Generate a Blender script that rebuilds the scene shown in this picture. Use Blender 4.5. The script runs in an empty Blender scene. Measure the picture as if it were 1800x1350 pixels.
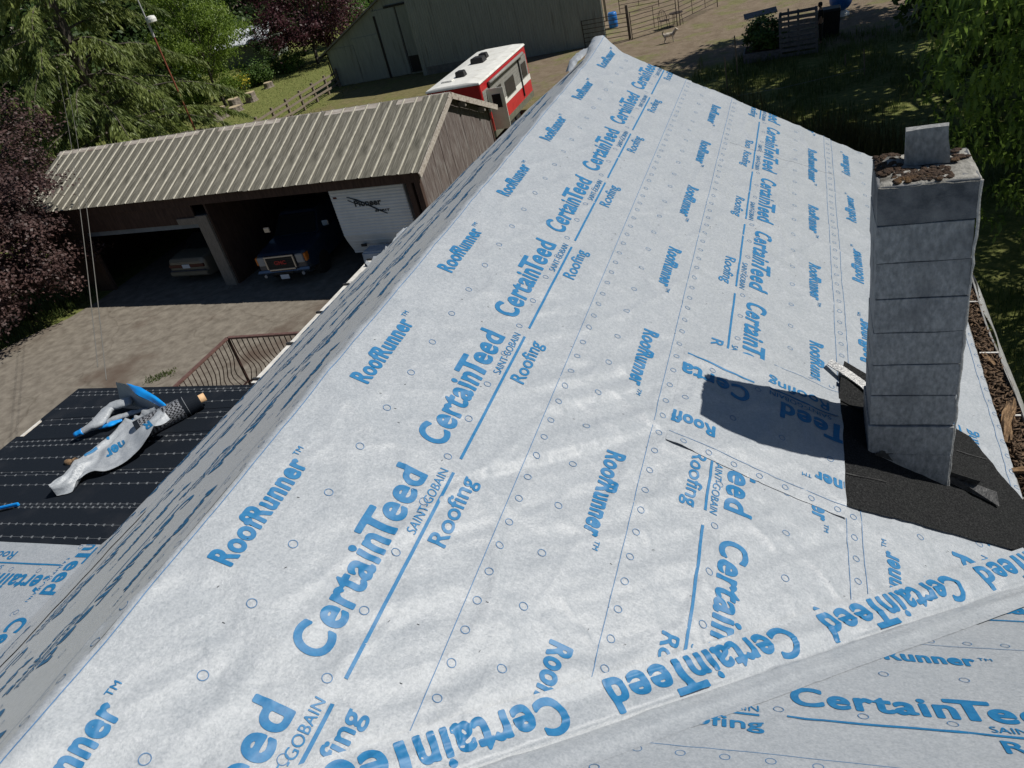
import bpy, bmesh, math, random
import numpy as np
from mathutils import Vector, Matrix, Euler
random.seed(11)
rng = np.random.default_rng(11)
RAD = math.radians
scene = bpy.context.scene
COL = scene.collection

# ------------------------------------------------------------------ camera, sky, sun, exposure
CAM_Z = 9.4
CAMR = np.array([[0.931850, -0.012774, -0.362618],
                 [0.289228, -0.576637, 0.763564],
                 [-0.218853, -0.816899, -0.534250]])
def _orth():
    f = 1355.
    dn = np.array([556, 2075, f]); dn /= np.linalg.norm(dn)
    r = np.array([513, -1031, f]); r = r - dn * r.dot(dn); r /= np.linalg.norm(r)
    q = np.cross(r, dn); q /= np.linalg.norm(q)
    if q[0] < 0: q = -q
    return np.array([q, r, -dn])
CAMR = _orth()          # rows: world x, y, z in camera axes (right, down, forward)
cam_d = bpy.data.cameras.new('camera')
cam_d.sensor_width = 36.0
cam_d.lens = 36.0 * 1355. / 1800.
cam_d.clip_end = 2000
cam = bpy.data.objects.new('camera', cam_d)
COL.objects.link(cam)
m = Matrix.Identity(4)
for i in range(3):
    m[i][0] = CAMR[i, 0]; m[i][1] = -CAMR[i, 1]; m[i][2] = -CAMR[i, 2]
m[2][3] = CAM_Z
cam.matrix_world = m
scene.camera = cam

SUN = Vector((0.615, 0.234, 0.753)).normalized()
world = bpy.data.worlds.new('World'); scene.world = world
world.use_nodes = True
wn = world.node_tree.nodes; wl = world.node_tree.links
bg = wn['Background']
sky = wn.new('ShaderNodeTexSky'); sky.sky_type = 'NISHITA'; sky.sun_disc = False
sky.sun_elevation = math.asin(SUN.z); sky.sun_rotation = math.atan2(SUN.x, SUN.y)
sky.air_density = 1.0; sky.dust_density = 0.2; sky.ozone_density = 4.0
wl.new(sky.outputs[0], bg.inputs[0]); bg.inputs[1].default_value = 0.05
sl = bpy.data.lights.new('sun', 'SUN'); sl.energy = 5.0; sl.angle = RAD(0.53); sl.color = (1.0, 0.955, 0.88)
so = bpy.data.objects.new('sun', sl); COL.objects.link(so)
so.rotation_euler = SUN.to_track_quat('Z', 'Y').to_euler(); so.location = SUN * 60
scene.view_settings.view_transform = 'Standard'
scene.view_settings.look = 'None'
scene.view_settings.exposure = -0.05
scene.view_settings.gamma = 1.0
scene.render.engine = 'CYCLES'
scene.cycles.max_bounces = 6
scene.cycles.diffuse_bounces = 3
scene.cycles.use_denoising = True

def ray(px, py):
    d = CAMR @ np.array([px - 900., py - 675., 1355.]); return d / np.linalg.norm(d)
def at(px, py, z=0.0):                      # photo point -> place on the level plane z
    d = ray(px, py); k = (z - CAM_Z) / d[2]
    return np.array([0, 0, CAM_Z]) + d * k
def atd(px, py, dist):                      # photo point -> place at a horizontal distance
    d = ray(px, py); k = dist / math.hypot(d[0], d[1])
    return np.array([0, 0, CAM_Z]) + d * k

# ------------------------------------------------------------------ objects
def link(o, parent=None):
    COL.objects.link(o)
    if parent is not None: o.parent = parent
    return o
def empty(name, loc=(0, 0, 0), rz=0.0):
    o = bpy.data.objects.new(name, None); o.location = loc; o.rotation_euler = (0, 0, rz)
    o.empty_display_size = 0.2
    return link(o)
def tag(o, label=None, cat=None, group=None, kind=None):
    if label: o['label'] = label
    if cat: o['category'] = cat
    if group: o['group'] = group
    if kind: o['kind'] = kind
    return o
def copy_tree(o, parent=None):
    c = o.copy(); COL.objects.link(c)
    if parent is not None: c.parent = parent
    for ch in list(o.children): copy_tree(ch, c)
    return c
def rot(ax, ay, az):
    return np.array(Euler((ax, ay, az)).to_matrix())
BOXV = np.array([[-1, -1, -1], [1, -1, -1], [1, 1, -1], [-1, 1, -1], [-1, -1, 1], [1, -1, 1], [1, 1, 1], [-1, 1, 1]]) * .5
BOXF = [(0, 3, 2, 1), (4, 5, 6, 7), (0, 1, 5, 4), (1, 2, 6, 5), (2, 3, 7, 6), (3, 0, 4, 7)]
class MB:
    def __init__(s): s.v = []; s.f = []; s.n = 0
    def add(s, v, f):
        v = np.asarray(v, float).reshape(-1, 3)
        s.v.append(v); s.f += [tuple(int(i) + s.n for i in q) for q in f]; s.n += len(v); return s
    def box(s, c, size, r=None):
        v = BOXV * np.array(size)
        if r is not None: v = v @ r.T
        return s.add(v + np.array(c), BOXF)
    def bx(s, x0, x1, y0, y1, z0, z1):
        return s.box(((x0 + x1) / 2, (y0 + y1) / 2, (z0 + z1) / 2), (abs(x1 - x0), abs(y1 - y0), abs(z1 - z0)))
    def bar(s, a, b, w, h, up=(0, 0, 1)):
        a = np.array(a, float); b = np.array(b, float); d = b - a; L = np.linalg.norm(d); d /= L
        u = np.array(up, float); x = np.cross(u, d)
        if np.linalg.norm(x) < 1e-5: x = np.cross([1, 0, 0], d)
        x /= np.linalg.norm(x); y = np.cross(d, x)
        R_ = np.stack([x, y, d], 1)
        return s.box((a + b) / 2, (w, h, L), R_)
    def tube(s, pts, r, n=8, cap=True):
        pts = np.asarray(pts, float); k = len(pts)
        r = np.broadcast_to(np.asarray(r, float), (k,))
        t = np.gradient(pts, axis=0); t /= np.linalg.norm(t, axis=1)[:, None] + 1e-9
        ref = np.array([0, 0, 1.]) if abs(t[0][2]) < .9 else np.array([1., 0, 0])
        vs = []
        x = np.cross(ref, t[0]); x /= np.linalg.norm(x)
        for i in range(k):
            x = x - t[i] * x.dot(t[i]); x /= np.linalg.norm(x) + 1e-9
            y = np.cross(t[i], x)
            a = np.arange(n) * 2 * math.pi / n
            vs.append(pts[i] + r[i] * (np.cos(a)[:, None] * x + np.sin(a)[:, None] * y))
        f = []
        for i in range(k - 1):
            for j in range(n):
                f.append((i * n + j, i * n + (j + 1) % n, (i + 1) * n + (j + 1) % n, (i + 1) * n + j))
        if cap: f.append(tuple(range(n))[::-1]); f.append(tuple((k - 1) * n + j for j in range(n)))
        return s.add(np.concatenate(vs), f)
    def lathe(s, prof, c=(0, 0, 0), n=20, ax='z'):
        a = np.arange(n) * 2 * math.pi / n; vs = []
        for r, z in prof:
            p = np.stack([r * np.cos(a), r * np.sin(a), np.full(n, z)], 1)
            if ax == 'y': p = p[:, [0, 2, 1]]
            if ax == 'x': p = p[:, [2, 0, 1]]
            vs.append(p)
        f = []
        for i in range(len(prof) - 1):
            for j in range(n):
                f.append((i * n + j, i * n + (j + 1) % n, (i + 1) * n + (j + 1) % n, (i + 1) * n + j))
        f.append(tuple(range(n))[::-1]); f.append(tuple((len(prof) - 1) * n + j for j in range(n)))
        return s.add(np.concatenate(vs) + np.array(c), f)
    def prism(s, poly, axis, a, b):          # polygon in the two other axes, extruded along axis
        poly = np.asarray(poly, float); n = len(poly)
        def lay(v):
            o = np.insert(poly, axis, v, axis=1); return o
        f = [tuple(range(n))[::-1], tuple(range(n, 2 * n))] + [(i, (i + 1) % n, n + (i + 1) % n, n + i) for i in range(n)]
        return s.add(np.concatenate([lay(a), lay(b)]), f)
    def loft(s, secs, cap=True):             # list of equal-length closed loops
        n = len(secs[0]); f = []
        for i in range(len(secs) - 1):
            for j in range(n): f.append((i * n + j, i * n + (j + 1) % n, (i + 1) * n + (j + 1) % n, (i + 1) * n + j))
        if cap: f.append(tuple(range(n))[::-1]); f.append(tuple((len(secs) - 1) * n + j for j in range(n)))
        return s.add(np.concatenate([np.asarray(q, float) for q in secs]), f)
    def mesh(s, name):
        me = bpy.data.meshes.new(name)
        me.from_pydata(np.concatenate(s.v).tolist() if s.v else [], [], s.f); me.update(); return me
    def build(s, name, mat, parent=None, smooth=False, bevel=0.0, fix=True):
        me = s.mesh(name)
        if fix or bevel:
            bm = bmesh.new(); bm.from_mesh(me)
            if fix: bmesh.ops.recalc_face_normals(bm, faces=bm.faces)
            if bevel:
                bmesh.ops.bevel(bm, geom=list(bm.edges), offset=bevel, segments=2, affect='EDGES', clamp_overlap=True)
            bm.to_mesh(me); bm.free()
        me.materials.append(mat)
        if smooth:
            me.polygons.foreach_set('use_smooth', [True] * len(me.polygons))
        o = bpy.data.objects.new(name, me)
        return link(o, parent)
def obj_np(name, v, f, mat, parent=None, smooth=False):   # big meshes from numpy: f is (n,3) or (n,4)
    v = np.asarray(v, np.float32); f = np.asarray(f, np.int32)
    me = bpy.data.meshes.new(name); k = f.shape[1]
    me.vertices.add(len(v)); me.vertices.foreach_set('co', v.ravel())
    me.loops.add(f.size); me.loops.foreach_set('vertex_index', f.ravel())
    me.polygons.add(len(f)); me.polygons.foreach_set('loop_start', np.arange(0, f.size, k, dtype=np.int32))
    me.polygons.foreach_set('loop_total', np.full(len(f), k, np.int32))
    if smooth: me.polygons.foreach_set('use_smooth', np.ones(len(f), bool))
    me.update(calc_edges=True); me.validate()
    me.materials.append(mat)
    return link(bpy.data.objects.new(name, me), parent)

# ------------------------------------------------------------------ materials
def pm(name, c1, c2=None, scale=8.0, rough=.7, bump=0.0, bscale=60., metal=0.0, spec=.4, stretch=(1, 1, 1), c3=None, scale3=1.5, w3=.5, coat=0.0, trans=0.0, detail=5, bdist=.01, contrast=(.35, .65)):
    mt = bpy.data.materials.new(name); mt.use_nodes = True
    N = mt.node_tree.nodes; L = mt.node_tree.links; b = N['Principled BSDF']
    b.inputs['Roughness'].default_value = rough; b.inputs['Metallic'].default_value = metal
    b.inputs['Specular IOR Level'].default_value = spec
    if coat: b.inputs['Coat Weight'].default_value = coat
    tc = N.new('ShaderNodeTexCoord'); mp = N.new('ShaderNodeMapping'); mp.inputs['Scale'].default_value = stretch
    L.new(tc.outputs['Object'], mp.inputs['Vector'])
    colout = None
    if c2 is not None:
        nz = N.new('ShaderNodeTexNoise'); nz.inputs['Scale'].default_value = scale; nz.inputs['Detail'].default_value = detail
        nz.inputs['Roughness'].default_value = .62
        L.new(mp.outputs[0], nz.inputs['Vector'])
        rp = N.new('ShaderNodeValToRGB'); rp.color_ramp.elements[0].position = contrast[0]; rp.color_ramp.elements[1].position = contrast[1]
        rp.color_ramp.elements[0].color = (*c1, 1); rp.color_ramp.elements[1].color = (*c2, 1)
        L.new(nz.outputs['Fac'], rp.inputs[0]); colout = rp.outputs[0]
        if c3 is not None:
            n3 = N.new('ShaderNodeTexNoise'); n3.inputs['Scale'].default_value = scale3; n3.inputs['Detail'].default_value = 4
            L.new(mp.outputs[0], n3.inputs['Vector'])
            r3 = N.new('ShaderNodeValToRGB'); r3.color_ramp.elements[0].position = w3; r3.color_ramp.elements[1].position = min(w3 + .14, 1)
            L.new(n3.outputs['Fac'], r3.inputs[0])
            mx = N.new('ShaderNodeMix'); mx.data_type = 'RGBA'
            L.new(r3.outputs[0], mx.inputs['Factor']); L.new(colout, mx.inputs['A']); mx.inputs['B'].default_value = (*c3, 1)
            colout = mx.outputs['Result']
        L.new(colout, b.inputs['Base Color'])
    else:
        b.inputs['Base Color'].default_value = (*c1, 1)
    if bump:
        nb = N.new('ShaderNodeTexNoise'); nb.inputs['Scale'].default_value = bscale; nb.inputs['Detail'].default_value = 5
        L.new(mp.outputs[0], nb.inputs['Vector'])
        bp = N.new('ShaderNodeBump'); bp.inputs['Strength'].default_value = bump; bp.inputs['Distance'].default_value = bdist
        L.new(nb.outputs['Fac'], bp.inputs['Height']); L.new(bp.outputs[0], b.inputs['Normal'])
    return mt
def leafmat(name, c1, c2, trans=.35, scale=.7, rough=.5):
    mt = bpy.data.materials.new(name); mt.use_nodes = True
    N = mt.node_tree.nodes; L = mt.node_tree.links; b = N['Principled BSDF']; out = N['Material Output']
    tc = N.new('ShaderNodeTexCoord'); nz = N.new('ShaderNodeTexNoise'); nz.inputs['Scale'].default_value = scale; nz.inputs['Detail'].default_value = 6
    nz.inputs['Roughness'].default_value = .75
    L.new(tc.outputs['Object'], nz.inputs['Vector'])
    rp = N.new('ShaderNodeValToRGB'); rp.color_ramp.elements[0].position = .36; rp.color_ramp.elements[1].position = .64
    rp.color_ramp.elements[0].color = (*c1, 1); rp.color_ramp.elements[1].color = (*c2, 1)
    L.new(nz.outputs['Fac'], rp.inputs[0]); L.new(rp.outputs[0], b.inputs['Base Color'])
    b.inputs['Roughness'].default_value = rough; b.inputs['Specular IOR Level'].default_value = .35
    tr = N.new('ShaderNodeBsdfTranslucent'); L.new(rp.outputs[0], tr.inputs['Color'])
    mx = N.new('ShaderNodeMixShader'); mx.inputs[0].default_value = trans
    L.new(b.outputs[0], mx.inputs[1]); L.new(tr.outputs[0], mx.inputs[2]); L.new(mx.outputs[0], out.inputs['Surface'])
    return mt

# ------------------------------------------------------------------ value noise (numpy)
def _h(i, j, seed):
    n = (i.astype(np.int64) * 374761393 + j.astype(np.int64) * 668265263 + seed * 974711) & 0xffffffff
    n = ((n ^ (n >> 13)) * 1274126177) & 0xffffffff
    return ((n ^ (n >> 16)) & 0xffff) / 65535.0
def vn(x, y, seed=0):
    x = np.asarray(x, float); y = np.asarray(y, float)
    i = np.floor(x); j = np.floor(y); u = x - i; v = y - j
    u = u * u * u * (u * (u * 6 - 15) + 10); v = v * v * v * (v * (v * 6 - 15) + 10)
    i = i.astype(np.int64); j = j.astype(np.int64)
    return (_h(i, j, seed) * (1 - u) + _h(i + 1, j, seed) * u) * (1 - v) + (_h(i, j + 1, seed) * (1 - u) + _h(i + 1, j + 1, seed) * u) * v
def fbm(x, y, seed=0, o=3):
    r = 0; a = .5
    for k in range(o): r = r + a * vn(x * 2 ** k, y * 2 ** k, seed + k * 7); a *= .5
    return r
def creases(x, y, seed):                    # sharp thin folds: ridged noise
    n = vn(x, y, seed); return np.maximum(0, 1 - np.abs(n - .5) * 7) ** 1.5

# ------------------------------------------------------------------ materials used by the place
M = {}
def underlay():
    mt = bpy.data.materials.new('underlayment'); mt.use_nodes = True
    N = mt.node_tree.nodes; L = mt.node_tree.links; b = N['Principled BSDF']
    tc = N.new('ShaderNodeTexCoord')
    n1 = N.new('ShaderNodeTexNoise'); n1.inputs['Scale'].default_value = 48; n1.inputs['Detail'].default_value = 8; n1.inputs['Roughness'].default_value = .68
    n2 = N.new('ShaderNodeTexNoise'); n2.inputs['Scale'].default_value = 5.5; n2.inputs['Detail'].default_value = 6
    n3 = N.new('ShaderNodeTexNoise'); n3.inputs['Scale'].default_value = 120; n3.inputs['Detail'].default_value = 3
    for n in (n1, n2, n3): L.new(tc.outputs['Object'], n.inputs['Vector'])
    r1 = N.new('ShaderNodeValToRGB'); e = r1.color_ramp.elements
    e[0].position = .33; e[1].position = .7; e[0].color = (.328, .354, .378, 1); e[1].color = (.432, .456, .481, 1)
    L.new(n1.outputs['Fac'], r1.inputs[0])
    r2 = N.new('ShaderNodeValToRGB'); e = r2.color_ramp.elements
    e[0].position = .32; e[1].position = .68; e[0].color = (.91, .92, .93, 1); e[1].color = (1.0, 1.0, 1.0, 1)
    L.new(n2.outputs['Fac'], r2.inputs[0])
    mx = N.new('ShaderNodeMix'); mx.data_type = 'RGBA'; mx.blend_type = 'MULTIPLY'; mx.inputs['Factor'].default_value = 1
    L.new(r1.outputs[0], mx.inputs['A']); L.new(r2.outputs[0], mx.inputs['B'])
    r3 = N.new('ShaderNodeValToRGB'); e = r3.color_ramp.elements
    e[0].position = .3; e[1].position = .62; e[0].color = (.80, .81, .83, 1); e[1].color = (1, 1, 1, 1)
    L.new(n3.outputs['Fac'], r3.inputs[0])
    m2 = N.new('ShaderNodeMix'); m2.data_type = 'RGBA'; m2.blend_type = 'MULTIPLY'; m2.inputs['Factor'].default_value = 1
    L.new(mx.outputs['Result'], m2.inputs['A']); L.new(r3.outputs[0], m2.inputs['B'])
    L.new(m2.outputs['Result'], b.inputs['Base Color'])
    b.inputs['Roughness'].default_value = .40; b.inputs['Specular IOR Level'].default_value = .45; b.inputs['Sheen Weight'].default_value = .13; b.inputs['Sheen Roughness'].default_value = .5
    bp = N.new('ShaderNodeBump'); bp.inputs['Strength'].default_value = .6; bp.inputs['Distance'].default_value = .005
    L.new(n1.outputs['Fac'], bp.inputs['Height'])
    b2 = N.new('ShaderNodeBump'); b2.inputs['Strength'].default_value = .25; b2.inputs['Distance'].default_value = .0015
    L.new(n3.outputs['Fac'], b2.inputs['Height']); L.new(bp.outputs[0], b2.inputs['Normal'])
    L.new(b2.outputs[0], b.inputs['Normal'])
    return mt
M['sheet'] = underlay()
M['blue'] = pm('blue_print', (.010, .125, .29), (.020, .165, .35), 45, .5, .2, 60, bdist=.003)
M['thin'] = pm('thin_print', (.05, .14, .28), (.08, .19, .36), 30, .55)
M['deck'] = pm('plywood_deck', (.30, .20, .11), (.42, .30, .18), 6, .8, .3, 40, stretch=(1, .1, 1))
M['paint_white'] = pm('weathered_white_paint', (.55, .53, .48), (.72, .70, .66), 12, .6, .2, 40, c3=(.30, .26, .21), scale3=5, w3=.62)
M['siding'] = pm('house_siding', (.40, .38, .33), (.46, .44, .39), 3, .7, .1, 30)
M['memb'] = pm('black_membrane', (.005, .008, .013), (.012, .016, .023), 260, .75, .5, 420, bdist=.003, c3=(.016, .019, .025), scale3=3, w3=.55, spec=.15)
M['memb2'] = pm('granule_membrane', (.008, .0085, .009), (.034, .035, .035), 110, .92, .8, 160, bdist=.006, contrast=(.42, .7), c3=(.13, .13, .125), scale3=110, w3=.70, spec=.15, detail=8)
M['mark'] = pm('grey_print', (.16, .175, .19), (.26, .275, .29), 60, .7)
M['tan'] = pm('cardboard', (.55, .34, .18), (.62, .42, .24), 30, .8)
M['bluefilm'] = pm('blue_film', (.008, .25, .72), (.015, .32, .80), 3, .28, .15, 9, spec=.5, bdist=.02)
M['metal_dark'] = pm('tarry_metal', (.015, .015, .016), (.05, .05, .05), 30, .45, .3, 60, metal=.2)
M['metal_bright'] = pm('scuffed_metal', (.25, .25, .25), (.65, .65, .64), 40, .4, .6, 50, metal=.5, stretch=(1, 6, 1))

# ------------------------------------------------------------------ ground, driveway
def ground_mat():
    mt = bpy.data.materials.new('yard_ground'); mt.use_nodes = True
    N = mt.node_tree.nodes; L = mt.node_tree.links; b = N['Principled BSDF']
    b.inputs['Roughness'].default_value = .95; b.inputs['Specular IOR Level'].default_value = .15
    tc = N.new('ShaderNodeTexCoord')
    def noise(sc, det=6, ro=.65):
        n = N.new('ShaderNodeTexNoise'); n.inputs['Scale'].default_value = sc; n.inputs['Detail'].default_value = det; n.inputs['Roughness'].default_value = ro
        L.new(tc.outputs['Object'], n.inputs['Vector']); return n.outputs['Fac']
    def ramp(f, p0, p1, c0, c1):
        r = N.new('ShaderNodeValToRGB'); e = r.color_ramp.elements; e[0].position = p0; e[1].position = p1; e[0].color = (*c0, 1); e[1].color = (*c1, 1)
        L.new(f, r.inputs[0]); return r.outputs[0]
    def mix(f, a, c):
        x = N.new('ShaderNodeMix'); x.data_type = 'RGBA'; L.new(f, x.inputs['Factor']); L.new(a, x.inputs['A']); L.new(c, x.inputs['B']); return x.outputs['Result']
    def math_(op, a, c):
        x = N.new('ShaderNodeMath'); x.operation = op
        for i, q in enumerate((a, c)):
            if isinstance(q, (int, float)): x.inputs[i].default_value = q
            else: L.new(q, x.inputs[i])
        return x.outputs[0]
    grass = ramp(noise(3.5, 8, .75), .35, .68, (.072, .10, .022), (.235, .235, .082))
    dry = ramp(noise(2.4, 8, .75), .32, .7, (.11, .105, .042), (.22, .185, .095))
    dirt = ramp(noise(1.6, 9, .75), .3, .72, (.130, .098, .066), (.255, .205, .150))
    sep = N.new('ShaderNodeSeparateXYZ'); L.new(tc.outputs['Object'], sep.inputs[0])
    X, Y = sep.outputs[0], sep.outputs[1]
    wob = math_('MULTIPLY', math_('SUBTRACT', noise(.16, 4), .5), 9.0)
    fine = math_('MULTIPLY', math_('SUBTRACT', noise(1.1, 6), .5), 5.0)
    wb = math_('ADD', wob, fine)
    def sm(v, a, c):     # smooth step of v between a and c
        x = N.new('ShaderNodeMapRange'); x.interpolation_type = 'SMOOTHSTEP'; L.new(v, x.inputs[0]); x.inputs[1].default_value = a; x.inputs[2].default_value = c
        return x.outputs[0]
    xx = math_('ADD', X, wb)
    # trodden dry ground of the paddock: a belt from the fence to the right, y > 30
    mr = N.new('ShaderNodeMapRange'); L.new(X, mr.inputs[0]); mr.inputs[1].default_value = -13; mr.inputs[2].default_value = -4; mr.inputs[3].default_value = 0; mr.inputs[4].default_value = 13
    m_dry = math_('MULTIPLY', sm(xx, -32, -29), sm(math_('SUBTRACT', math_('ADD', Y, math_('MULTIPLY', wb, .6)), mr.outputs[0]), 26, 29))
    yy = math_('ADD', math_('ADD', Y, math_('MULTIPLY', X, -.35)), wb)
    m_dirt = math_('MULTIPLY', m_dry, math_('MULTIPLY', sm(math_('ADD', yy, math_('MULTIPLY', X, .35)), 37, 42), sm(math_('ADD', X, math_('MULTIPLY', wb, .6)), -22, -17)))
    far = sm(Y, 85, 110)
    spot = math_('MULTIPLY', sm(noise(.55, 5), .50, .62), .55)
    base = mix(m_dry, grass, dry)
    base = mix(m_dirt, base, dirt)
    sp2 = math_('MULTIPLY', spot, m_dry)
    base = mix(sp2, base, grass)
    base = mix(far, base, grass)
    L.new(base, b.inputs['Base Color'])
    bp = N.new('ShaderNodeBump'); bp.inputs['Strength'].default_value = .9; bp.inputs['Distance'].default_value = .06
    L.new(noise(6, 8, .8), bp.inputs['Height']); L.new(bp.outputs[0], b.inputs['Normal'])
    return mt
M['ground'] = ground_mat()
def grid_sheet(name, x0, x1, y0, y1, nx, ny, mat, zf=None, z=0.0):
    x = np.linspace(x0, x1, nx); y = np.linspace(y0, y1, ny); X, Y = np.meshgrid(x, y)
    Z = np.full_like(X, z) if zf is None else zf(X, Y)
    i = np.arange(nx * ny).reshape(ny, nx)
    f = np.stack([i[:-1, :-1], i[:-1, 1:], i[1:, 1:], i[1:, :-1]], -1).reshape(-1, 4)
    return obj_np(name, np.stack([X, Y, Z], -1).reshape(-1, 3), f, mat, smooth=True)
g = grid_sheet('ground', -420, 420, -120, 720, 3, 3, M['ground'])
tag(g, kind='structure')

def asphalt_mat():
    mt = pm('old_asphalt', (.135, .117, .094), (.225, .20, .164), 3.0, .9, .45, 45, c3=(.10, .073, .055), scale3=.45, w3=.56, bdist=.012, detail=9)
    N = mt.node_tree.nodes; L = mt.node_tree.links; b = N['Principled BSDF']
    src = b.inputs['Base Color'].links[0].from_socket
    tc = N.new('ShaderNodeTexCoord')
    # pale grit and dark crack lines
    v = N.new('ShaderNodeTexVoronoi'); v.feature = 'DISTANCE_TO_EDGE'; v.inputs['Scale'].default_value = .28
    nz = N.new('ShaderNodeTexNoise'); nz.inputs['Scale'].default_value = 1.5; nz.inputs['Detail'].default_value = 6
    ad = N.new('ShaderNodeMix'); ad.data_type = 'RGBA'; ad.blend_type = 'ADD'; ad.inputs['Factor'].default_value = .6
    L.new(tc.outputs['Object'], ad.inputs['A']); L.new(tc.outputs['Object'], nz.inputs['Vector']); L.new(nz.outputs['Color'], ad.inputs['B'])
    L.new(ad.outputs['Result'], v.inputs['Vector'])
    r = N.new('ShaderNodeValToRGB'); r.color_ramp.elements[0].position = .0; r.color_ramp.elements[1].position = .012
    r.color_ramp.elements[0].color = (.45, .42, .38, 1); r.color_ramp.elements[1].color = (1, 1, 1, 1)
    L.new(v.outputs['Distance'], r.inputs[0])
    mu = N.new('ShaderNodeMix'); mu.data_type = 'RGBA'; mu.blend_type = 'MULTIPLY'; mu.inputs['Factor'].default_value = .4
    L.new(src, mu.inputs['A']); L.new(r.outputs[0], mu.inputs['B'])
    n2 = N.new('ShaderNodeTexNoise'); n2.inputs['Scale'].default_value = 26; n2.inputs['Detail'].default_value = 3
    L.new(tc.outputs['Object'], n2.inputs['Vector'])
    r2 = N.new('ShaderNodeValToRGB'); r2.color_ramp.elements[0].position = .68; r2.color_ramp.elements[1].position = .78
    L.new(n2.outputs['Fac'], r2.inputs[0])
    m2 = N.new('ShaderNodeMix'); m2.data_type = 'RGBA'; L.new(r2.outputs[0], m2.inputs['Factor']); L.new(mu.outputs['Result'], m2.inputs['A']); m2.inputs['B'].default_value = (.30, .27, .22, 1)
    L.new(m2.outputs['Result'], b.inputs['Base Color'])
    return mt
M['asphalt'] = asphalt_mat()
mb = MB()
edge = [(-29.5, 8), (-27.2, 13.5), (-26.3, 15.4), (-25.75, 16.6), (-25.4, 17.2), (-24.9, 17.9), (-24.6, 19.2), (-24.6, 26), (-9.6, 25.6), (-8.5, 20), (-4, 14), (-3, -12), (-30, -12)]
mb.add([(x, y, .03 + 0.0) for x, y in edge] , [tuple(range(len(edge)))])
o = mb.build('driveway', M['asphalt'], fix=False); tag(o, kind='structure')

# ------------------------------------------------------------------ house
house = empty('house', (-1.7, 3.0, 0))
tag(house, 'two storey house with its roof covered in blue lettered underlayment', 'house')
HOFF = np.array([-1.7, 3.0, 0])
def hpart(o):                      # children keep world coordinates
    o.parent = house; o.matrix_parent_inverse = Matrix.Translation(-Vector(HOFF)); return o
TP = .5834; NL = math.hypot(TP, 1)
RX, RZ = -2.091, 7.726
nR = np.array([TP, 0, 1]) / NL; sR = np.array([1, 0, -TP]) / NL
nL_ = np.array([-TP, 0, 1]) / NL; sL_ = np.array([-1, 0, -TP]) / NL
YC = .04
nC = np.array([0, TP, 1]) / NL; tC = np.array([0, 1, -TP]) / NL
def mapR(a, b, h):                 # right slope, a down the slope from the ridge, b along the ridge
    a, b, h = np.broadcast_arrays(a, b, h)
    k = (a < 0)[..., None]
    P = np.array([RX, 0, RZ]) + np.where(k, (-a)[..., None] * sL_, a[..., None] * sR)
    nn = np.where(k, nL_, nR)
    w = np.clip(1 - np.abs(a) / .04, 0, 1)[..., None] * .5
    nn = nn * (1 - w) + w * np.array([0, 0, 1.])
    P = P + nn * h[..., None]; P[..., 1] += b
    return P
PZ0, PT = 6.319, .06
def mapP(a, b, h):                 # porch roof: a outwards from the eave
    a, b, h = np.broadcast_arrays(a, b, h)
    return np.stack([-4.5 - a, b, PZ0 - PT * a + h], -1)
SLE = 2.79
def mapL(a, b, h):                 # left slope, beyond the eave it bends on to the porch roof
    a, b, h = np.broadcast_arrays(a, b, h)
    P = np.array([RX, 0, RZ]) + np.minimum(a, SLE)[..., None] * sL_ + nL_ * h[..., None]
    P[..., 1] += b
    Q = mapP(np.maximum(a - SLE, 0), b, h)
    k = np.clip((a - SLE + .03) / .06, 0, 1)[..., None]
    return np.where(a[..., None] > SLE, Q * k + (P) * (1 - k), P)
def mapC(a, b, h):                 # cross wing slope: a = x, b = distance down the slope
    a, b, h = np.broadcast_arrays(a, b, h)
    P = np.array([0, YC, RZ]) + b[..., None] * tC + nC * h[..., None]; P[..., 0] += a
    return P
VD = np.array([.7568, .6536]); VW = np.array([-.6536, .7568])
_pr = np.random.default_rng(77)
PUCK = [(_pr.uniform(.05, 3.6), _pr.uniform(.6, 6.5), _pr.uniform(0, 6.28), _pr.integers(2, 5), _pr.uniform(.5, 1.3)) for _ in range(90)]
def pucker(a, b):                  # little star folds where the sheet is nailed down
    h = 0 * a
    h = np.array(h, float); sh = h.shape; h = h.ravel(); A = np.ravel(a); B = np.ravel(b)
    for pa, pb_, ph, k, am in PUCK:
        i = np.nonzero((np.abs(A - pa) < .4) & (np.abs(B - pb_) < .4))[0]
        if not len(i): continue
        da, db = A[i] - pa, B[i] - pb_; d = np.hypot(da, db); th = np.arctan2(db, da)
        h[i] += am * (.0065 * (np.exp(-d / .13) - .046).clip(0) * np.maximum(0, np.cos(k * .5 * (th - ph))) ** 14 * np.clip(d / .02, 0, 1) - .003 * np.exp(-(d / .02) ** 2))
    h = h.reshape(sh)
    return h
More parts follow.
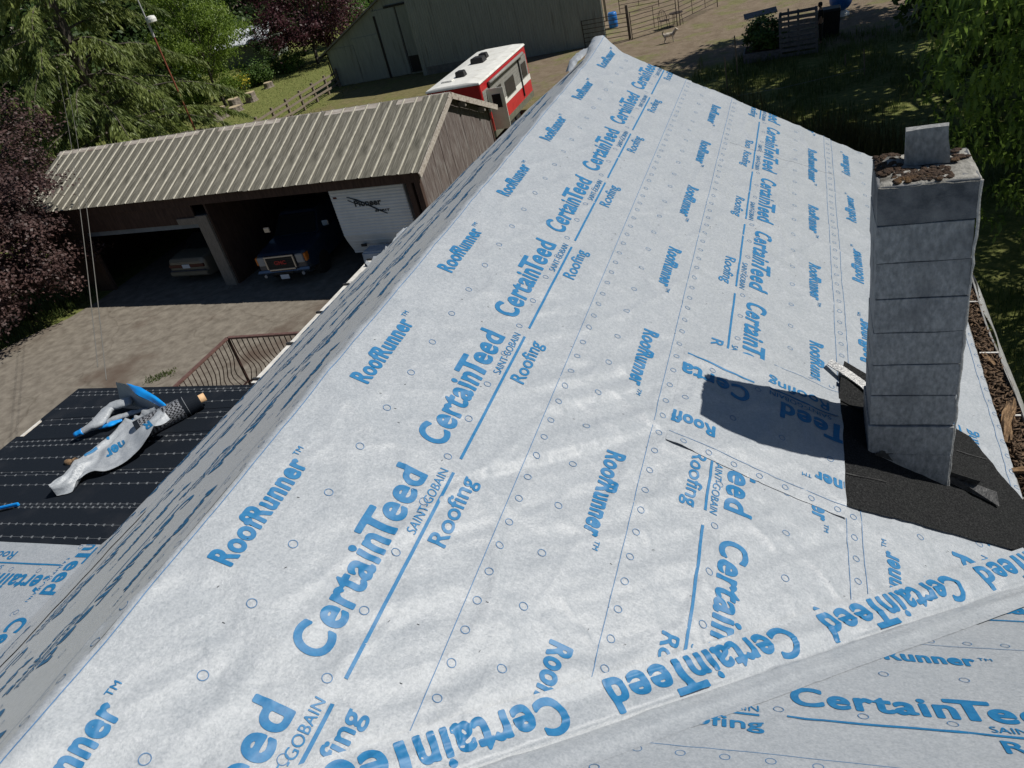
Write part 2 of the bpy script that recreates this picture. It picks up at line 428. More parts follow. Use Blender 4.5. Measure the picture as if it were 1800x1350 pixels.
def wrR(a, b):
    v = a * VD[0] + (b - YC) * VD[1]; w = -a * VD[0 + 1] + (b - YC) * VW[1]
    near = np.clip(1 - w / 1.3, 0, 1) * np.clip((a - .3) / .8, 0, 1)
    h = .012 * (fbm(a * 1.7, b * 1.3, 3) - .45)
    h = h + .0085 * creases(a * 1.3 + b * .5 + .3 * vn(a * 3, b * 3, 2), b * .7 - a * .4, 9) + .0050 * creases(a * 3.0 - b * 1.3, b * 1.6 + a, 12) + .0030 * creases(a * 6 + b * 2, b * 3 - a * 3, 14)
    h = h + near * (.017 * (vn(w * 12 + .8 * vn(v * 3, w * 3, 5), v * 1.4, 21) - .5) + .006 * (vn(w * 27, v * 2.6, 22) - .5))
    dg = vn((a - .9 * b) * 11, (a + b) * .9, 31) - .5
    patch = np.clip(1 - np.hypot((a - 1.2) / 1.2, (b - 2.7) / 1.9), 0, 1)
    h = h + patch * .018 * dg
    h = h + .0042 * (vn(a * 13, b * 4.5, 41) - .5) + .0028 * (vn(a * 6, b * 16, 43) - .5)
    thin_ = lambda x, y, sd, w: np.maximum(0, 1 - np.abs(vn(x, y, sd) - .5) * w)
    h = h + .0045 * thin_(a * 1.1 + b * .7, b * .6 - a * .5, 111, 22) + .0040 * thin_(a * 1.9 - b * .5, b * .9 + a * .6, 113, 20) + near * .0045 * thin_(w * 5, v * 1.2, 115, 16)
    return 1.15 * h + pucker(a, b)
def wrL(a, b):
    h = .010 * (fbm(a * 2.0, b * 1.7, 51) - .45) + .0055 * (vn(a * 3.0, b * 8.5, 52) - .5) + .0018 * (vn(a * 9, b * 19, 53) - .5)
    return h * np.clip(a / .12, 0, 1)
def wrC(a, b):
    h = .008 * (fbm(a * 1.5, b * 2, 61) - .45) + .003 * creases(a * 1.5 + b * 3, b * 2, 62) + .002 * (vn(a * 6, b * 14, 63) - .5)
    xv = (b * .8637 + YC) - (a - RX) - YC   # 0 at the valley, negative on the cross side
    near = np.clip(1 + xv / .9, 0, 1)
    return h + near * .006 * (vn(xv * 16, (a + b) * 1.2, 64) - .5)
def wrP(a, b):
    return .006 * (fbm(a * 2, b * 2, 71) - .45) + .0018 * (vn(a * 4, b * 14, 72) - .5)

# lettering: outlines from the built-in font, cut on a fine grid so that the print follows every wrinkle
_tcache = {}
def cap_of():
    if 'cap' not in _tcache:
        c = bpy.data.curves.new('t', 'FONT'); c.body = 'H'; o = bpy.data.objects.new('t', c); COL.objects.link(o)
        dg = bpy.context.evaluated_depsgraph_get(); me = bpy.data.meshes.new_from_object(o.evaluated_get(dg))
        _tcache['cap'] = max(v.co.y for v in me.vertices)
        bpy.data.objects.remove(o); bpy.data.meshes.remove(me)
    return _tcache['cap']
def text2d(txt, length, cap, bold=0.0, space=1.0, step=.03):
    key = (txt, length, cap, bold, step)
    if key in _tcache: return _tcache[key]
    ch = cap_of()
    c = bpy.data.curves.new('t', 'FONT'); c.body = txt; c.offset = bold; c.space_character = space; c.resolution_u = 6
    o = bpy.data.objects.new('t', c); COL.objects.link(o)
    dg = bpy.context.evaluated_depsgraph_get(); me = bpy.data.meshes.new_from_object(o.evaluated_get(dg))
    bm = bmesh.new(); bm.from_mesh(me)
    bpy.data.objects.remove(o); bpy.data.meshes.remove(me)
    xs = [v.co.x for v in bm.verts]; x0, x1 = min(xs), max(xs)
    for v in bm.verts:
        v.co.x = (v.co.x - x0) / (x1 - x0) * length; v.co.y = (v.co.y + bold * .5) / (ch + bold) * cap; v.co.z = 0
    bmesh.ops.triangulate(bm, faces=bm.faces)
    ys = [v.co.y for v in bm.verts]
    for ax, lo, hi in ((0, 0, length), (1, min(ys), max(ys))):
        k = lo + step
        while k < hi:
            p = [0, 0, 0]; p[ax] = k; nn = [0, 0, 0]; nn[ax] = 1
            bmesh.ops.bisect_plane(bm, geom=list(bm.verts) + list(bm.edges) + list(bm.faces), plane_co=p, plane_no=nn, dist=1e-5)
            k += step
    bmesh.ops.triangulate(bm, faces=bm.faces)
    bm.verts.index_update()
    V = np.array([(v.co.x, v.co.y) for v in bm.verts]); F = np.array([[v.index for v in f.verts] for f in bm.faces])
    bm.free()
    _tcache[key] = (V, F); return V, F
def boldtext(txt, length, cap, bold, cell=.005, space=1.0):
    """the built-in font's outline thickened by a distance field and cut into small cells"""
    key = ('b', txt, length, cap, bold, cell)
    if key in _tcache: return _tcache[key]
    V, F = text2d(txt, length - 2 * bold, cap - 2 * bold, 0.0, space, 9.0)
    V = V + [bold, bold]
    e = {}
    for t in F:
        for i in range(3):
            k = (int(t[i]), int(t[(i + 1) % 3])); kk = (min(k), max(k)); e[kk] = e.get(kk, 0) + 1
    E = np.array([k for k, c in e.items() if c == 1]); A, B = V[E[:, 0]], V[E[:, 1]]; D = B - A; DD = (D ** 2).sum(1) + 1e-12
    x = np.arange(-cell, length + 2 * cell, cell); y = np.arange(V[:, 1].min() - bold - cell, V[:, 1].max() + bold + 2 * cell, cell)
    X, Y = np.meshgrid(x, y); Pt = np.stack([X.ravel(), Y.ravel()], 1); sd = np.empty(len(Pt))
    for s in range(0, len(Pt), 2000):
        q = Pt[s:s + 2000, None] - A[None]; t = np.clip((q * D).sum(2) / DD, 0, 1)
        dist = np.sqrt(((q - t[..., None] * D) ** 2).sum(2)).min(1)
        py = Pt[s:s + 2000, 1][:, None]; cr = ((A[:, 1] > py) != (B[:, 1] > py)) & (Pt[s:s + 2000, 0][:, None] < A[:, 0] + (py - A[:, 1]) * D[:, 0] / np.where(np.abs(D[:, 1]) < 1e-12, 1e-12, D[:, 1]))
        sd[s:s + 2000] = np.where(cr.sum(1) % 2 == 1, dist, -dist)
    S = (sd + bold).reshape(X.shape); ny, nx = S.shape
    vs = []; fs = []; idx = {}
    def vid(px, py):
        k = (round(px * 1e5), round(py * 1e5))
        if k not in idx: idx[k] = len(vs); vs.append((px, py))
        return idx[k]
    ins = S > 0
    cnt = ins[:-1, :-1].astype(int) + ins[:-1, 1:] + ins[1:, 1:] + ins[1:, :-1]
    for j, i in np.argwhere(cnt > 0):
        c = [(x[i], y[j], S[j, i]), (x[i + 1], y[j], S[j, i + 1]), (x[i + 1], y[j + 1], S[j + 1, i + 1]), (x[i], y[j + 1], S[j + 1, i])]
        poly = []
        for k in range(4):
            p0, p1 = c[k], c[(k + 1) % 4]
            if p0[2] > 0: poly.append(vid(p0[0], p0[1]))
            if (p0[2] > 0) != (p1[2] > 0):
                t = p0[2] / (p0[2] - p1[2]); poly.append(vid(p0[0] + (p1[0] - p0[0]) * t, p0[1] + (p1[1] - p0[1]) * t))
        for k in range(1, len(poly) - 1): fs.append((poly[0], poly[k], poly[k + 1]))
    _tcache[key] = (np.array(vs), np.array(fs)); return _tcache[key]
def rect2d(x0, x1, y0, y1, step=.06):
    nx = max(2, int((x1 - x0) / step) + 1); ny = max(2, int((y1 - y0) / step) + 1)
    X, Y = np.meshgrid(np.linspace(x0, x1, nx), np.linspace(y0, y1, ny)); i = np.arange(nx * ny).reshape(ny, nx)
    a, b_, c, d = i[:-1, :-1].ravel(), i[:-1, 1:].ravel(), i[1:, 1:].ravel(), i[1:, :-1].ravel()
    return np.stack([X.ravel(), Y.ravel()], 1), np.concatenate([np.stack([a, b_, c], 1), np.stack([a, c, d], 1)])
def ring2d(cx, cy, r, w, n=18):
    t = np.arange(n) * 2 * math.pi / n; u = np.stack([np.cos(t), np.sin(t)], 1)
    V = np.concatenate([u * (r - w / 2), u * (r + w / 2)]) + [cx, cy]; j = np.arange(n); k = (j + 1) % n
    return V, np.concatenate([np.stack([j, n + j, n + k], 1), np.stack([j, n + k, k], 1)])
CAPS = dict(RR=.098, CT=.142, SG=.040, RO=.078)
def layout(y_lo, y_hi, rows=None):
    """the print of the roll, in (reading direction, -s') coordinates; s' counts from the first lay line"""
    blue, thin = [], []
    P = 1.113
    def tx(t, x, base, L, cap, bold, sp=1.0, cell=.005):
        V, F = boldtext(t, L, cap, bold, cell, sp); blue.append((V + [x, -base], F))
    for k in range(int(math.floor(y_lo / P)) - 1, int(math.ceil(y_hi / P)) + 1):
        x = k * P
        if x + 1.0 < y_lo or x - .3 > y_hi: continue
        tx('RoofRunner', x, .185, .56, CAPS['RR'], .0046, 1.08)
        tx('TM', x + .575, .125, .052, .026, .0004, 1.0, .003)
        cw = [boldtext('Certain', .55, CAPS['CT'], .0060, .005, 1.10), boldtext('T', .150, CAPS['CT'] * 1.05, .0064, .005), boldtext('eed', .288, CAPS['CT'], .0060, .005, 1.10)]
        blue.append(join2d([(cw[0][0] + [x - .167, -.635], cw[0][1]), (cw[1][0] + [x + .352, -.635], cw[1][1]), (cw[2][0] + [x + .476, -.635], cw[2][1])]))
        tx('SAINT-GOBAIN', x + .453, .703, .378, CAPS['SG'], .0004, 1.0, .0035)
        tx('Roofing', x + .458, .832, .385, CAPS['RO'], .0022, 1.0, .004)
        V, F = rect2d(x - .189, x + .831, -.731, -.717); blue.append((V, F))
    for k in range(int(math.floor(y_lo / .28)) - 1, int(math.ceil(y_hi / .28)) + 2):
        thin.append(ring2d(k * .28 - .086, -.318, .017, .003)); thin.append(ring2d(k * .28 + .066, -.669, .017, .003))
    for k in range(int(math.floor(y_lo / .14)) - 1, int(math.ceil(y_hi / .14)) + 2):
        thin.append(ring2d(k * .14 + .02, .04, .016, .003)); thin.append(ring2d(k * .14 + .02, -1.026, .016, .003))
    for s in (0., .985): thin.append(rect2d(y_lo - .3, y_hi + .3, -s - .0016, -s + .0016))
    return blue, thin
def join2d(parts):
    vs, fs, n = [], [], 0
    for V, F in parts: vs.append(V); fs.append(F + n); n += len(V)
    return np.concatenate(vs), np.concatenate(fs)
def sheet(mapf, wr, rect, lift, org, ex, es, span, clips=(), res=.015, name='underlayment_sheet', parent=house, mat='sheet', curl=None, only=None):
    """rect=(a0,a1,b0,b1) of the laid piece; the print sits at org with reading direction ex and s' direction es"""
    a0, a1, b0, b1 = rect
    na = max(3, int((a1 - a0) / res) + 1); nb = max(3, int((b1 - b0) / res) + 1)
    A, B = np.meshgrid(np.linspace(a0, a1, na), np.linspace(b0, b1, nb)); i = np.arange(na * nb).reshape(nb, na)
    F = np.stack([i[:-1, :-1], i[:-1, 1:], i[1:, 1:], i[1:, :-1]], -1).reshape(-1, 4)
    V = np.stack([A.ravel(), B.ravel()], 1)
    if clips:
        me = bpy.data.meshes.new('x'); me.from_pydata(np.c_[V, np.zeros(len(V))].tolist(), [], F.tolist())
        bm = bmesh.new(); bm.from_mesh(me); bpy.data.meshes.remove(me)
        for (p, n) in clips:
            bmesh.ops.bisect_plane(bm, geom=list(bm.verts) + list(bm.edges) + list(bm.faces), plane_co=(*p, 0), plane_no=(*n, 0), clear_inner=True, dist=1e-5)
        bmesh.ops.triangulate(bm, faces=bm.faces); bm.verts.index_update()
        V = np.array([(v.co.x, v.co.y) for v in bm.verts]); F = np.array([[v.index for v in f.verts] for f in bm.faces]); bm.free()
    def hh(V): 
        h = lift + wr(V[:, 0], V[:, 1])
        if curl is not None: h = h + curl(V[:, 0], V[:, 1])
        return h
    o = obj_np(name, mapf(V[:, 0], V[:, 1], hh(V)), F, M[mat], smooth=True)
    if parent is house: hpart(o)
    elif parent is not None: o.parent = parent
    blue, thin = layout(*span)
    ex = np.array(ex, float); es = np.array(es, float); org = np.array(org, float)
    jobs = [([w], 'printed_lettering', M['blue']) for w in blue] + [(thin, 'printed_guide_marks', M['thin'])]
    for parts, nm, mm in jobs:
        V2, F2 = join2d(parts)
        W = org + V2[:, :1] * ex - V2[:, 1:] * es
        c = W[F2].mean(1); ok = (c[:, 0] > a0 + .004) & (c[:, 0] < a1 - .004) & (c[:, 1] > b0 + .004) & (c[:, 1] < b1 - .004)
        for (p, n) in clips: ok &= ((c - np.array(p)) @ np.array(n, float)) > .004
        if only is not None: ok &= only(c)
        F2 = F2[ok]
        if len(F2) < 4: continue
        u, inv = np.unique(F2, return_inverse=True); W = W[u]; F2 = inv.reshape(-1, 3)
        po = obj_np(nm, mapf(W[:, 0], W[:, 1], hh(W) + .0022), F2, mm, smooth=True)
        po.parent = o
        if nm == 'printed_guide_marks': po['kind'] = 'stuff'
    return o
# decks, walls
def slab(name, mapf, quad, top, thick, mat):
    v = [mapf(np.array(a, float), np.array(b, float), np.array(h)) for h in (top, top - thick) for a, b in quad]
    n = len(quad); f = [tuple(range(n)), tuple(range(n, 2 * n))[::-1]] + [(i, n + i, n + (i + 1) % n, (i + 1) % n) for i in range(n)]
    mbx = MB(); mbx.add(np.array(v), f); return hpart(mbx.build(name, mat))
YF = 8.80
slab('roof_deck', mapR, [(0.0, -2.5), (3.70, -2.5), (3.70, YF - .02), (0.0, YF - .02)], -.014, .03, M['deck'])
slab('roof_deck', mapL, [(0.0, -2.5), (SLE - .01, -2.5), (SLE - .01, 6.2), (1.25, YF - .05), (0.0, YF - .02)], -.020, .03, M['deck'])
slab('roof_deck', mapC, [(-2.0, 0.0), (4.0, 0.0), (4.0, 3.66), (1.05, 3.62)], -.014, .03, M['deck'])
wb_ = MB()
gy0, gy1 = -2.3, YF - .35
wb_.prism([(-4.1, 0), (.8, 0), (.8, 5.80), (RX, 7.50), (-4.1, 6.33)], 1, gy0, gy1)
hpart(wb_.build('wall', M['siding']))
wb_ = MB(); wb_.prism([(-2.4, 0), (2.75, 0), (2.75, 5.9), (.05, 7.48), (-2.4, 6.0)], 0, .7, 3.9)
hpart(wb_.build('wall', M['siding']))

# right slope courses, lowest first
VAL = ((0, YC + .05), (-VD[1], VD[0]))      # keep above the valley
RA = .004
def valclip(off): return ((0.0, YC + off / .7568), (VW[0], VW[1]))
rake = lambda e=0.0: ((0, YF + .02 + e), (0, -1))
R1, Rm1 = (0, 1), (1, 0)
sheet(mapR, wrR, (2.60, 3.715, .8, YF + .0), .002, (2.675, 4.607 - 1.113 * 2), (0, 1), (1, 0), (-2, 8), [valclip(.02)], only=lambda c: c[:, 0] > 2.668)
sheet(mapR, wrR, (1.605, 2.66, 3.9, 8.02), .005, (2.59, 5.70), (0, -1), (-1, 0), (-3.5, 3), [((1.6, 7.52), (.24, -.97))], only=lambda c: c[:, 0] > 1.618)
sheet(mapR, wrR, (1.605, 2.66, 7.4, YF + .01), .0065, (2.59, 8.22), (0, -1), (-1, 0), (-2, 2), [((1.6, 7.50), (-.24, .97))], only=lambda c: c[:, 0] > 1.618)
sheet(mapR, wrR, (1.605, 2.66, 1.2, 3.3), .005, (2.59, 2.394), (0, -1), (-1, 0), (-2, 2.5), [valclip(.05)], only=lambda c: c[:, 0] > 1.618)
sheet(mapR, wrR, (.98, 1.612, .6, YF + .005), .008, (1.53, 2.805), (0, -1), (-1, 0), (-7, 3.5), [valclip(.03)], only=lambda c: c[:, 0] > 1.070)
def flap(a, b):      # the windblown corner of the ridge sheet at the far gable
    return .09 * np.clip((b - 7.9) / .9, 0, 1) ** 2 * np.clip(1 - np.abs(a + .02) / .30, 0, 1) ** 1.3
sheet(mapR, wrR, (-.085, 1.062, -.6, YF + .015), .011, (.014, 1.41), (0, 1), (1, 0), (-2.2, 7.6), [], curl=flap)
# the patch beside the chimney, turned across the slope
def pcurl(a, b):
    return .008 * np.clip((a - 2.45) / .13, 0, 1) ** 2 + .012 * np.clip(1 - np.abs(b - 3.03) / .05, 0, 1) * np.clip(1 - np.abs(a - 1.68) / .09, 0, 1)
def wrPatch(a, b):
    d = vn((b - .35 * a) * 13, (a + .2 * b) * 1.2, 81) - .5
    return wrR(a, b) + np.clip((b - 3.03) / .15, 0, 1) * np.clip((a - 1.61) / .1, 0, 1) * (.014 * d * np.clip((b - 3.3) / .5, 0.35, 1) + .007)
sheet(mapR, wrPatch, (1.61, 2.585, 3.03, 4.22), .0088, (1.86, 3.11), (-1, 0), (0, 1), (-2, 2), [((1.61, 4.02), (.14, -.99))], curl=pcurl, res=.02)
# left slope
tap = ((SLE, 6.25), (-.88, -.47))
lt = [((1.15, YF), (-2.55, -1.64))]
sheet(mapL, wrL, (.0, 1.10, -1.5, YF), .010, (.16, 5.2), (0, -1), (1, 0), (-4, 7), lt)
sheet(mapL, wrL, (1.02, 2.12, -1.5, YF), .006, (1.10, 4.6), (0, -1), (1, 0), (-4, 7), lt, only=lambda c: c[:, 0] > 1.108)
sheet(mapL, wrL, (2.04, 2.80, 4.46, YF), .003, (2.14, 4.9), (0, -1), (1, 0), (-4, 3), lt, only=lambda c: c[:, 0] > 2.128)
sheet(mapL, wrL, (2.04, 2.795, 2.50, 4.47), .003, (2.14, 4.9), (0, -1), (1, 0), (-4, 3), [], only=lambda c: c[:, 0] > 2.128)
sheet(mapL, wrL, (2.04, 2.99, .0, 2.56), .012, (2.30, 4.0), (0, -1), (1, 0), (-1, 5), [])
# cross wing and valley strip
c_, s_ = math.cos(.1), math.sin(.1)
cvl = ((RX + .0, 0.0), (1 / 1.0, -.8637))   # keep the right of the valley line x - RX = .8637 b
sheet(mapC, wrC, (-2.1, 3.9, .9, 2.95), .0145, (0.02, 2.62), (c_, s_ / .8637 * .86), (s_, -c_), (-2.5, 4), [((RX + .06, 0), (1, -.8637))])
sheet(mapC, wrC, (-2.1, 3.9, 0.0, 1.85), .016, (.3, 1.44), (c_, s_), (s_, -c_), (-2.5, 4), [((RX + .06, 0), (1, -.8637)), ((0, 1.75), (.1, -1))])
sheet(mapC, wrC, (-.5, 3.9, 2.65, 3.66), .008, (.6, 3.75), (c_, s_), (s_, -c_), (-2.5, 4), [((RX + .02, 0), (1, -.8637))])
def mapB(a, b, h):                 # back slope of the cross wing
    P = mapC(a, b, h); P[..., 1] = 2 * YC - P[..., 1]; return P
slab('roof_deck', mapB, [(-2.0, 0.0), (4.0, 0.0), (4.0, 2.6), (-2.0, 2.6)], -.02, .03, M['deck'])
sheet(mapB, wrC, (-2.05, 3.9, 0.0, 1.14), .013, (.9, .05), (-1, 0), (0, 1), (-3, 3), [], res=.04)
sheet(mapB, wrC, (-2.05, 3.9, 1.08, 2.55), .009, (.2, 1.15), (-1, 0), (0, 1), (-3, 3), [], res=.04)
def mapV(a, b, h):           # valley strip: a along the valley, b across (positive on the main slope)
    a, b, h = np.broadcast_arrays(a, b, h)
    bb = np.maximum(b, 0)
    P = mapR(a * VD[0] + bb * VW[0], YC + a * VD[1] + bb * VW[1], h)
    # on the cross side the mirror image: x and y distances swap about the valley
    cb = np.maximum(-b, 0)
    down = a * VD[0] + cb * VW[0]; along = a * VD[1] + cb * VW[1]
    Q = mapC(RX + along, down, h)
    k = np.clip((b + .02) / .04, 0, 1)[..., None]
    k = k * k * (3 - 2 * k)
    return P * k + Q * (1 - k) + np.array([0, 0, 1]) * (.008 * np.exp(-(b / .05) ** 2) + .007 * np.exp(-((b + .085) / .02) ** 2) + .006 * np.exp(-((b + .03) / .016) ** 2))[..., None]
def wrV(a, b):
    h = wrR(a * VD[0] + np.maximum(b, 0) * VW[0], YC + a * VD[1] + np.maximum(b, 0) * VW[1])
    cb = np.maximum(-b, 0); hc = wrC(RX + a * VD[1] + cb * VW[1], a * VD[0] + cb * VW[0])
    edge = np.clip((b + .16) / .05, 0, 1) * np.clip((.185 - b) / .04, 0, 1)
    return np.where(b > 0, h, hc) + edge * (.018 * (vn(b * 17 + .8 * vn(a * 2, 0 * a, 4), a * .9, 91) - .12) + .006 * creases(a * 2.5, b * 9, 92)) - .0028 * (1 - np.clip((b + .16) / .06, 0, 1))
sheet(mapV, wrV, (-.2, 4.9, -.16, .20), .0195, (3.14 - .167, -.47), (-1, 0), (0, 1), (-3, 4.5), [((3.0, .185), (.0, -1))], res=.02, only=lambda c: c[:, 1] > .005)

def surf0(name, P, mat):
    nu, nv = P.shape[:2]; i = np.arange(nu * nv).reshape(nu, nv)
    return obj_np(name, P.reshape(-1, 3), np.stack([i[:-1, :-1], i[:-1, 1:], i[1:, 1:], i[1:, :-1]], -1).reshape(-1, 4), mat, None, smooth=True)
vs, fs, n0 = [], [], 0                       # staples
for k in range(150):
    a_, b_ = random.uniform(.03, 3.6), random.uniform(.7, 6.5)
    if b_ < a_ * .8637 + .15: continue
    c = mapR(np.array(a_), np.array(b_), np.array(.0135 if a_ < 1.05 else .0105) + wrR(np.array([a_]), np.array([b_]))[0]); R_ = rot(0, math.atan(TP), random.choice([0, .3, 1.57, 1.2]))
    vs.append((BOXV * np.array([.010, .0014, .0014])) @ R_.T + c); fs.append(np.array(BOXF) + n0); n0 += 8
tag(hpart(obj_np('staples', np.concatenate(vs), np.concatenate(fs), M['metal_dark'])), kind='stuff')

# ------------------------------------------------------------------ chimney (part of the house)
M['block'] = pm('concrete_block', (.17, .176, .178), (.31, .315, .312), 45, .95, .9, 80, c3=(.10, .105, .11), scale3=2.6, w3=.52, stretch=(1, 1, .55), bdist=.006, detail=8)
M['block_top'] = pm('sooty_block', (.060, .066, .075), (.17, .175, .18), 9, .92, .7, 120, c3=(.22, .22, .21), scale3=9, w3=.66, bdist=.006, detail=8)
M['mortar'] = pm('lime_mortar', (.30, .29, .27), (.46, .45, .42), 30, .95, .8, 80, bdist=.006)
M['crown'] = pm('weathered_crown', (.19, .185, .165), (.34, .33, .30), 22, .95, .9, 60, c3=(.075, .07, .06), scale3=11, w3=.52, bdist=.01)
M['moss'] = pm('dry_moss', (.028, .017, .011), (.072, .043, .026), 26, .95, .9, 90, bdist=.02, c3=(.10, .055, .02), scale3=9, w3=.55)
chim = hpart(bpy.data.objects.new('chimney', None)); COL.objects.link(chim)
tag(chim, 'concrete block chimney with mossy crumbling top')
chim.matrix_parent_inverse = Matrix.Translation(-Vector(HOFF))
def cpart(o): o.parent = chim; return o
CX0, CX1, CY0, CY1 = .295, .697, 3.665, 4.045
def rough_box(x0, x1, y0, y1, z0, z1, seed, amp=.004, n=9):
    bm = bmesh.new(); bmesh.ops.create_cube(bm, size=1)
    bmesh.ops.bevel(bm, geom=list(bm.edges), offset=.010, segments=1, affect='EDGES')
    bmesh.ops.subdivide_edges(bm, edges=bm.edges[:], cuts=2, use_grid_fill=True)
    r = random.Random(seed)
    for v in bm.verts:
        v.co = Vector(((x0 + x1) / 2 + v.co.x * (x1 - x0), (y0 + y1) / 2 + v.co.y * (y1 - y0), (z0 + z1) / 2 + v.co.z * (z1 - z0)))
        q = np.array([v.co.x * 9 + seed, v.co.z * 9 + v.co.y * 7])
        v.co += Vector(((float(vn(q[0], q[1], seed)) - .5), (float(vn(q[0] + 9, q[1], seed)) - .5), (float(vn(q[0], q[1] + 9, seed)) - .5) * .6)) * amp * 2
    me = bpy.data.meshes.new('concrete_block'); bm.to_mesh(me); bm.free(); return me
ztop = 7.90; ch = .195
for k in range(9):
    z1 = ztop - k * ch; z0 = z1 - ch + .004
    jx, jy = random.uniform(-.004, .004), random.uniform(-.003, .003)
    ox = .012 if k >= 7 else 0
    if k == 8: z0 -= .25
    me = rough_box(CX0 - .002 + jx - ox * .4, CX1 + jx + ox * .2, CY0 + jy - ox, CY1 + jy, z0, z1, 100 + k)
    me.materials.append(M['block_top'] if k == 0 else M['block'])
    me.polygons.foreach_set('use_smooth', [False] * len(me.polygons))
    cpart(link(bpy.data.objects.new('concrete_block', me)))
mbm = MB(); mbm.bx(CX0 + .012, CX1 - .010, CY0 + .009, CY1 - .01, 5.7, ztop - .01); cpart(mbm.build('mortar_bed', M['block']))
mbm = MB()                       # squeezed mortar along the lit corner
pts = [(CX1 + .003 + random.uniform(-.002, .004), CY0 + .002, ztop - .01 - i * .045) for i in range(41)]
mbm.tube(pts, [.0045 + random.random() * .004 for _ in pts], 6); cpart(mbm.build('mortar_bead', M['mortar']))
# crown: uneven mortar on top
n = 26; X, Y = np.meshgrid(np.linspace(CX0 - .004, CX1 + .006, n), np.linspace(CY0 - .004, CY1 + .004, n))
edge_d = np.minimum.reduce([X - CX0 + .006, CX1 + .008 - X, Y - CY0 + .006, CY1 + .006 - Y])
Z = ztop - .012 + .016 * np.clip(edge_d / .02, 0, 1) + .022 * (fbm(X * 18, Y * 18, 5) - .45) + .035 * np.exp(-(((X - .365) / .06) ** 2 + ((Y - 3.93) / .09) ** 2))
i = np.arange(n * n).reshape(n, n); F = np.stack([i[:-1, :-1], i[:-1, 1:], i[1:, 1:], i[1:, :-1]], -1).reshape(-1, 4)
cpart(obj_np('mortar_crown', np.stack([X, Y, Z], -1).reshape(-1, 3), F, M['crown'], smooth=True))
def blob_cloud(name, centers, mat, seed):
    vs, fs, n0 = [], [], 0
    bm = bmesh.new(); bmesh.ops.create_icosphere(bm, subdivisions=2, radius=1); bm.verts.index_update()
    bv = np.array([v.co[:] for v in bm.verts]); bf = np.array([[v.index for v in f.verts] for f in bm.faces]); bm.free()
    r = np.random.default_rng(seed)
    for c, rad in centers:
        d = 1 + .35 * (vn(bv[:, 0] * 2.5 + c[0] * 40, bv[:, 1] * 2.5 + bv[:, 2] * 2 + c[1] * 40, seed) - .5)
        vs.append(bv * d[:, None] * np.array(rad) + np.array(c)); fs.append(bf + n0); n0 += len(bv)
    return obj_np(name, np.concatenate(vs), np.concatenate(fs), mat, smooth=True)
cl = []
for k in range(330):                                  # moss along the near lip and a big cushion on the left
    if k < 210: x, y = random.uniform(.36, .59), CY0 + random.uniform(.015, .17) ; rr = random.uniform(.006, .013)
    else: x, y = random.uniform(.30, .40), random.uniform(3.78, 4.02); rr = random.uniform(.007, .015)
    zb = ztop + .006 + (.03 * math.exp(-((x - .365) / .06) ** 2 - ((y - 3.93) / .09) ** 2) if k >= 210 else 0)
    cl.append(((x, y, zb), (rr * 1.3, rr * 1.1, rr * .7)))
for k in range(9): cl.append(((random.uniform(.62, .68), random.uniform(3.86, 4.0), ztop + .014), (.022, .016, .006)))
tag(cpart(blob_cloud('moss', cl, M['moss'], 3)), kind='stuff')
me = rough_box(-.092, .092, -.032, .032, 0, .165, 300, .009); me.materials.append(M['block'])
o = link(bpy.data.objects.new('cap_slab', me)); o.location = (.508, 3.895, ztop + .005); o.rotation_euler = (RAD(-3), RAD(-2.5), RAD(-3)); cpart(o)
tag(o, 'broken concrete slab standing upright on the chimney top')
# membrane collar and flashing
sheet_plain = lambda: None
def flat_poly(name, mapf, poly, lift, mat, res=.05, wr=None):
    a = [p[0] for p in poly]; b = [p[1] for p in poly]
    na = int((max(a) - min(a)) / res) + 2; nb = int((max(b) - min(b)) / res) + 2
    A, B = np.meshgrid(np.linspace(min(a), max(a), na), np.linspace(min(b), max(b), nb)); i = np.arange(na * nb).reshape(nb, na)
    F = np.stack([i[:-1, :-1], i[:-1, 1:], i[1:, 1:], i[1:, :-1]], -1).reshape(-1, 4)
    me = bpy.data.meshes.new('x'); me.from_pydata(np.c_[A.ravel(), B.ravel(), np.zeros(A.size)].tolist(), [], F.tolist())
    bm = bmesh.new(); bm.from_mesh(me); bpy.data.meshes.remove(me)
    n = len(poly)
    for k in range(n):
        p, q = np.array(poly[k]), np.array(poly[(k + 1) % n]); d = q - p
        bmesh.ops.bisect_plane(bm, geom=list(bm.verts) + list(bm.edges) + list(bm.faces), plane_co=(*p, 0), plane_no=(-d[1], d[0], 0), clear_inner=True, dist=1e-5)
    bmesh.ops.triangulate(bm, faces=bm.faces); bm.verts.index_update()
    V = np.array([(v.co.x, v.co.y) for v in bm.verts]); F = np.array([[v.index for v in f.verts] for f in bm.faces]); bm.free()
    h = lift + (wr(V[:, 0], V[:, 1]) if wr else 0)
    return obj_np(name, mapf(V[:, 0], V[:, 1], h), F, mat, smooth=True)
hpart(flat_poly('flashing_membrane', mapR, [(2.57, 3.12), (3.76, 3.40), (3.76, 4.13), (3.45, 4.23), (3.40, 4.31), (2.60, 4.30), (2.585, 3.7)], .014, M['memb2'], wr=lambda a, b: wrR(a, b) + .003 * (vn(a * 3, b * 3, 8) - .5)))
for p, q in (((2.59, 3.36), (2.83, 3.44)), ((3.33, 4.02), (3.52, 4.06))):   # knife cuts in the collar
    hpart(flat_poly('membrane_cut', mapR, [p, (q[0], q[1] - .004), q, (p[0], p[1] + .006)], .022, M['metal_dark'], wr=wrR))
mbf = MB()
def q3(a, b, h): return mapR(np.array(float(a)), np.array(float(b)), np.array(float(h)))
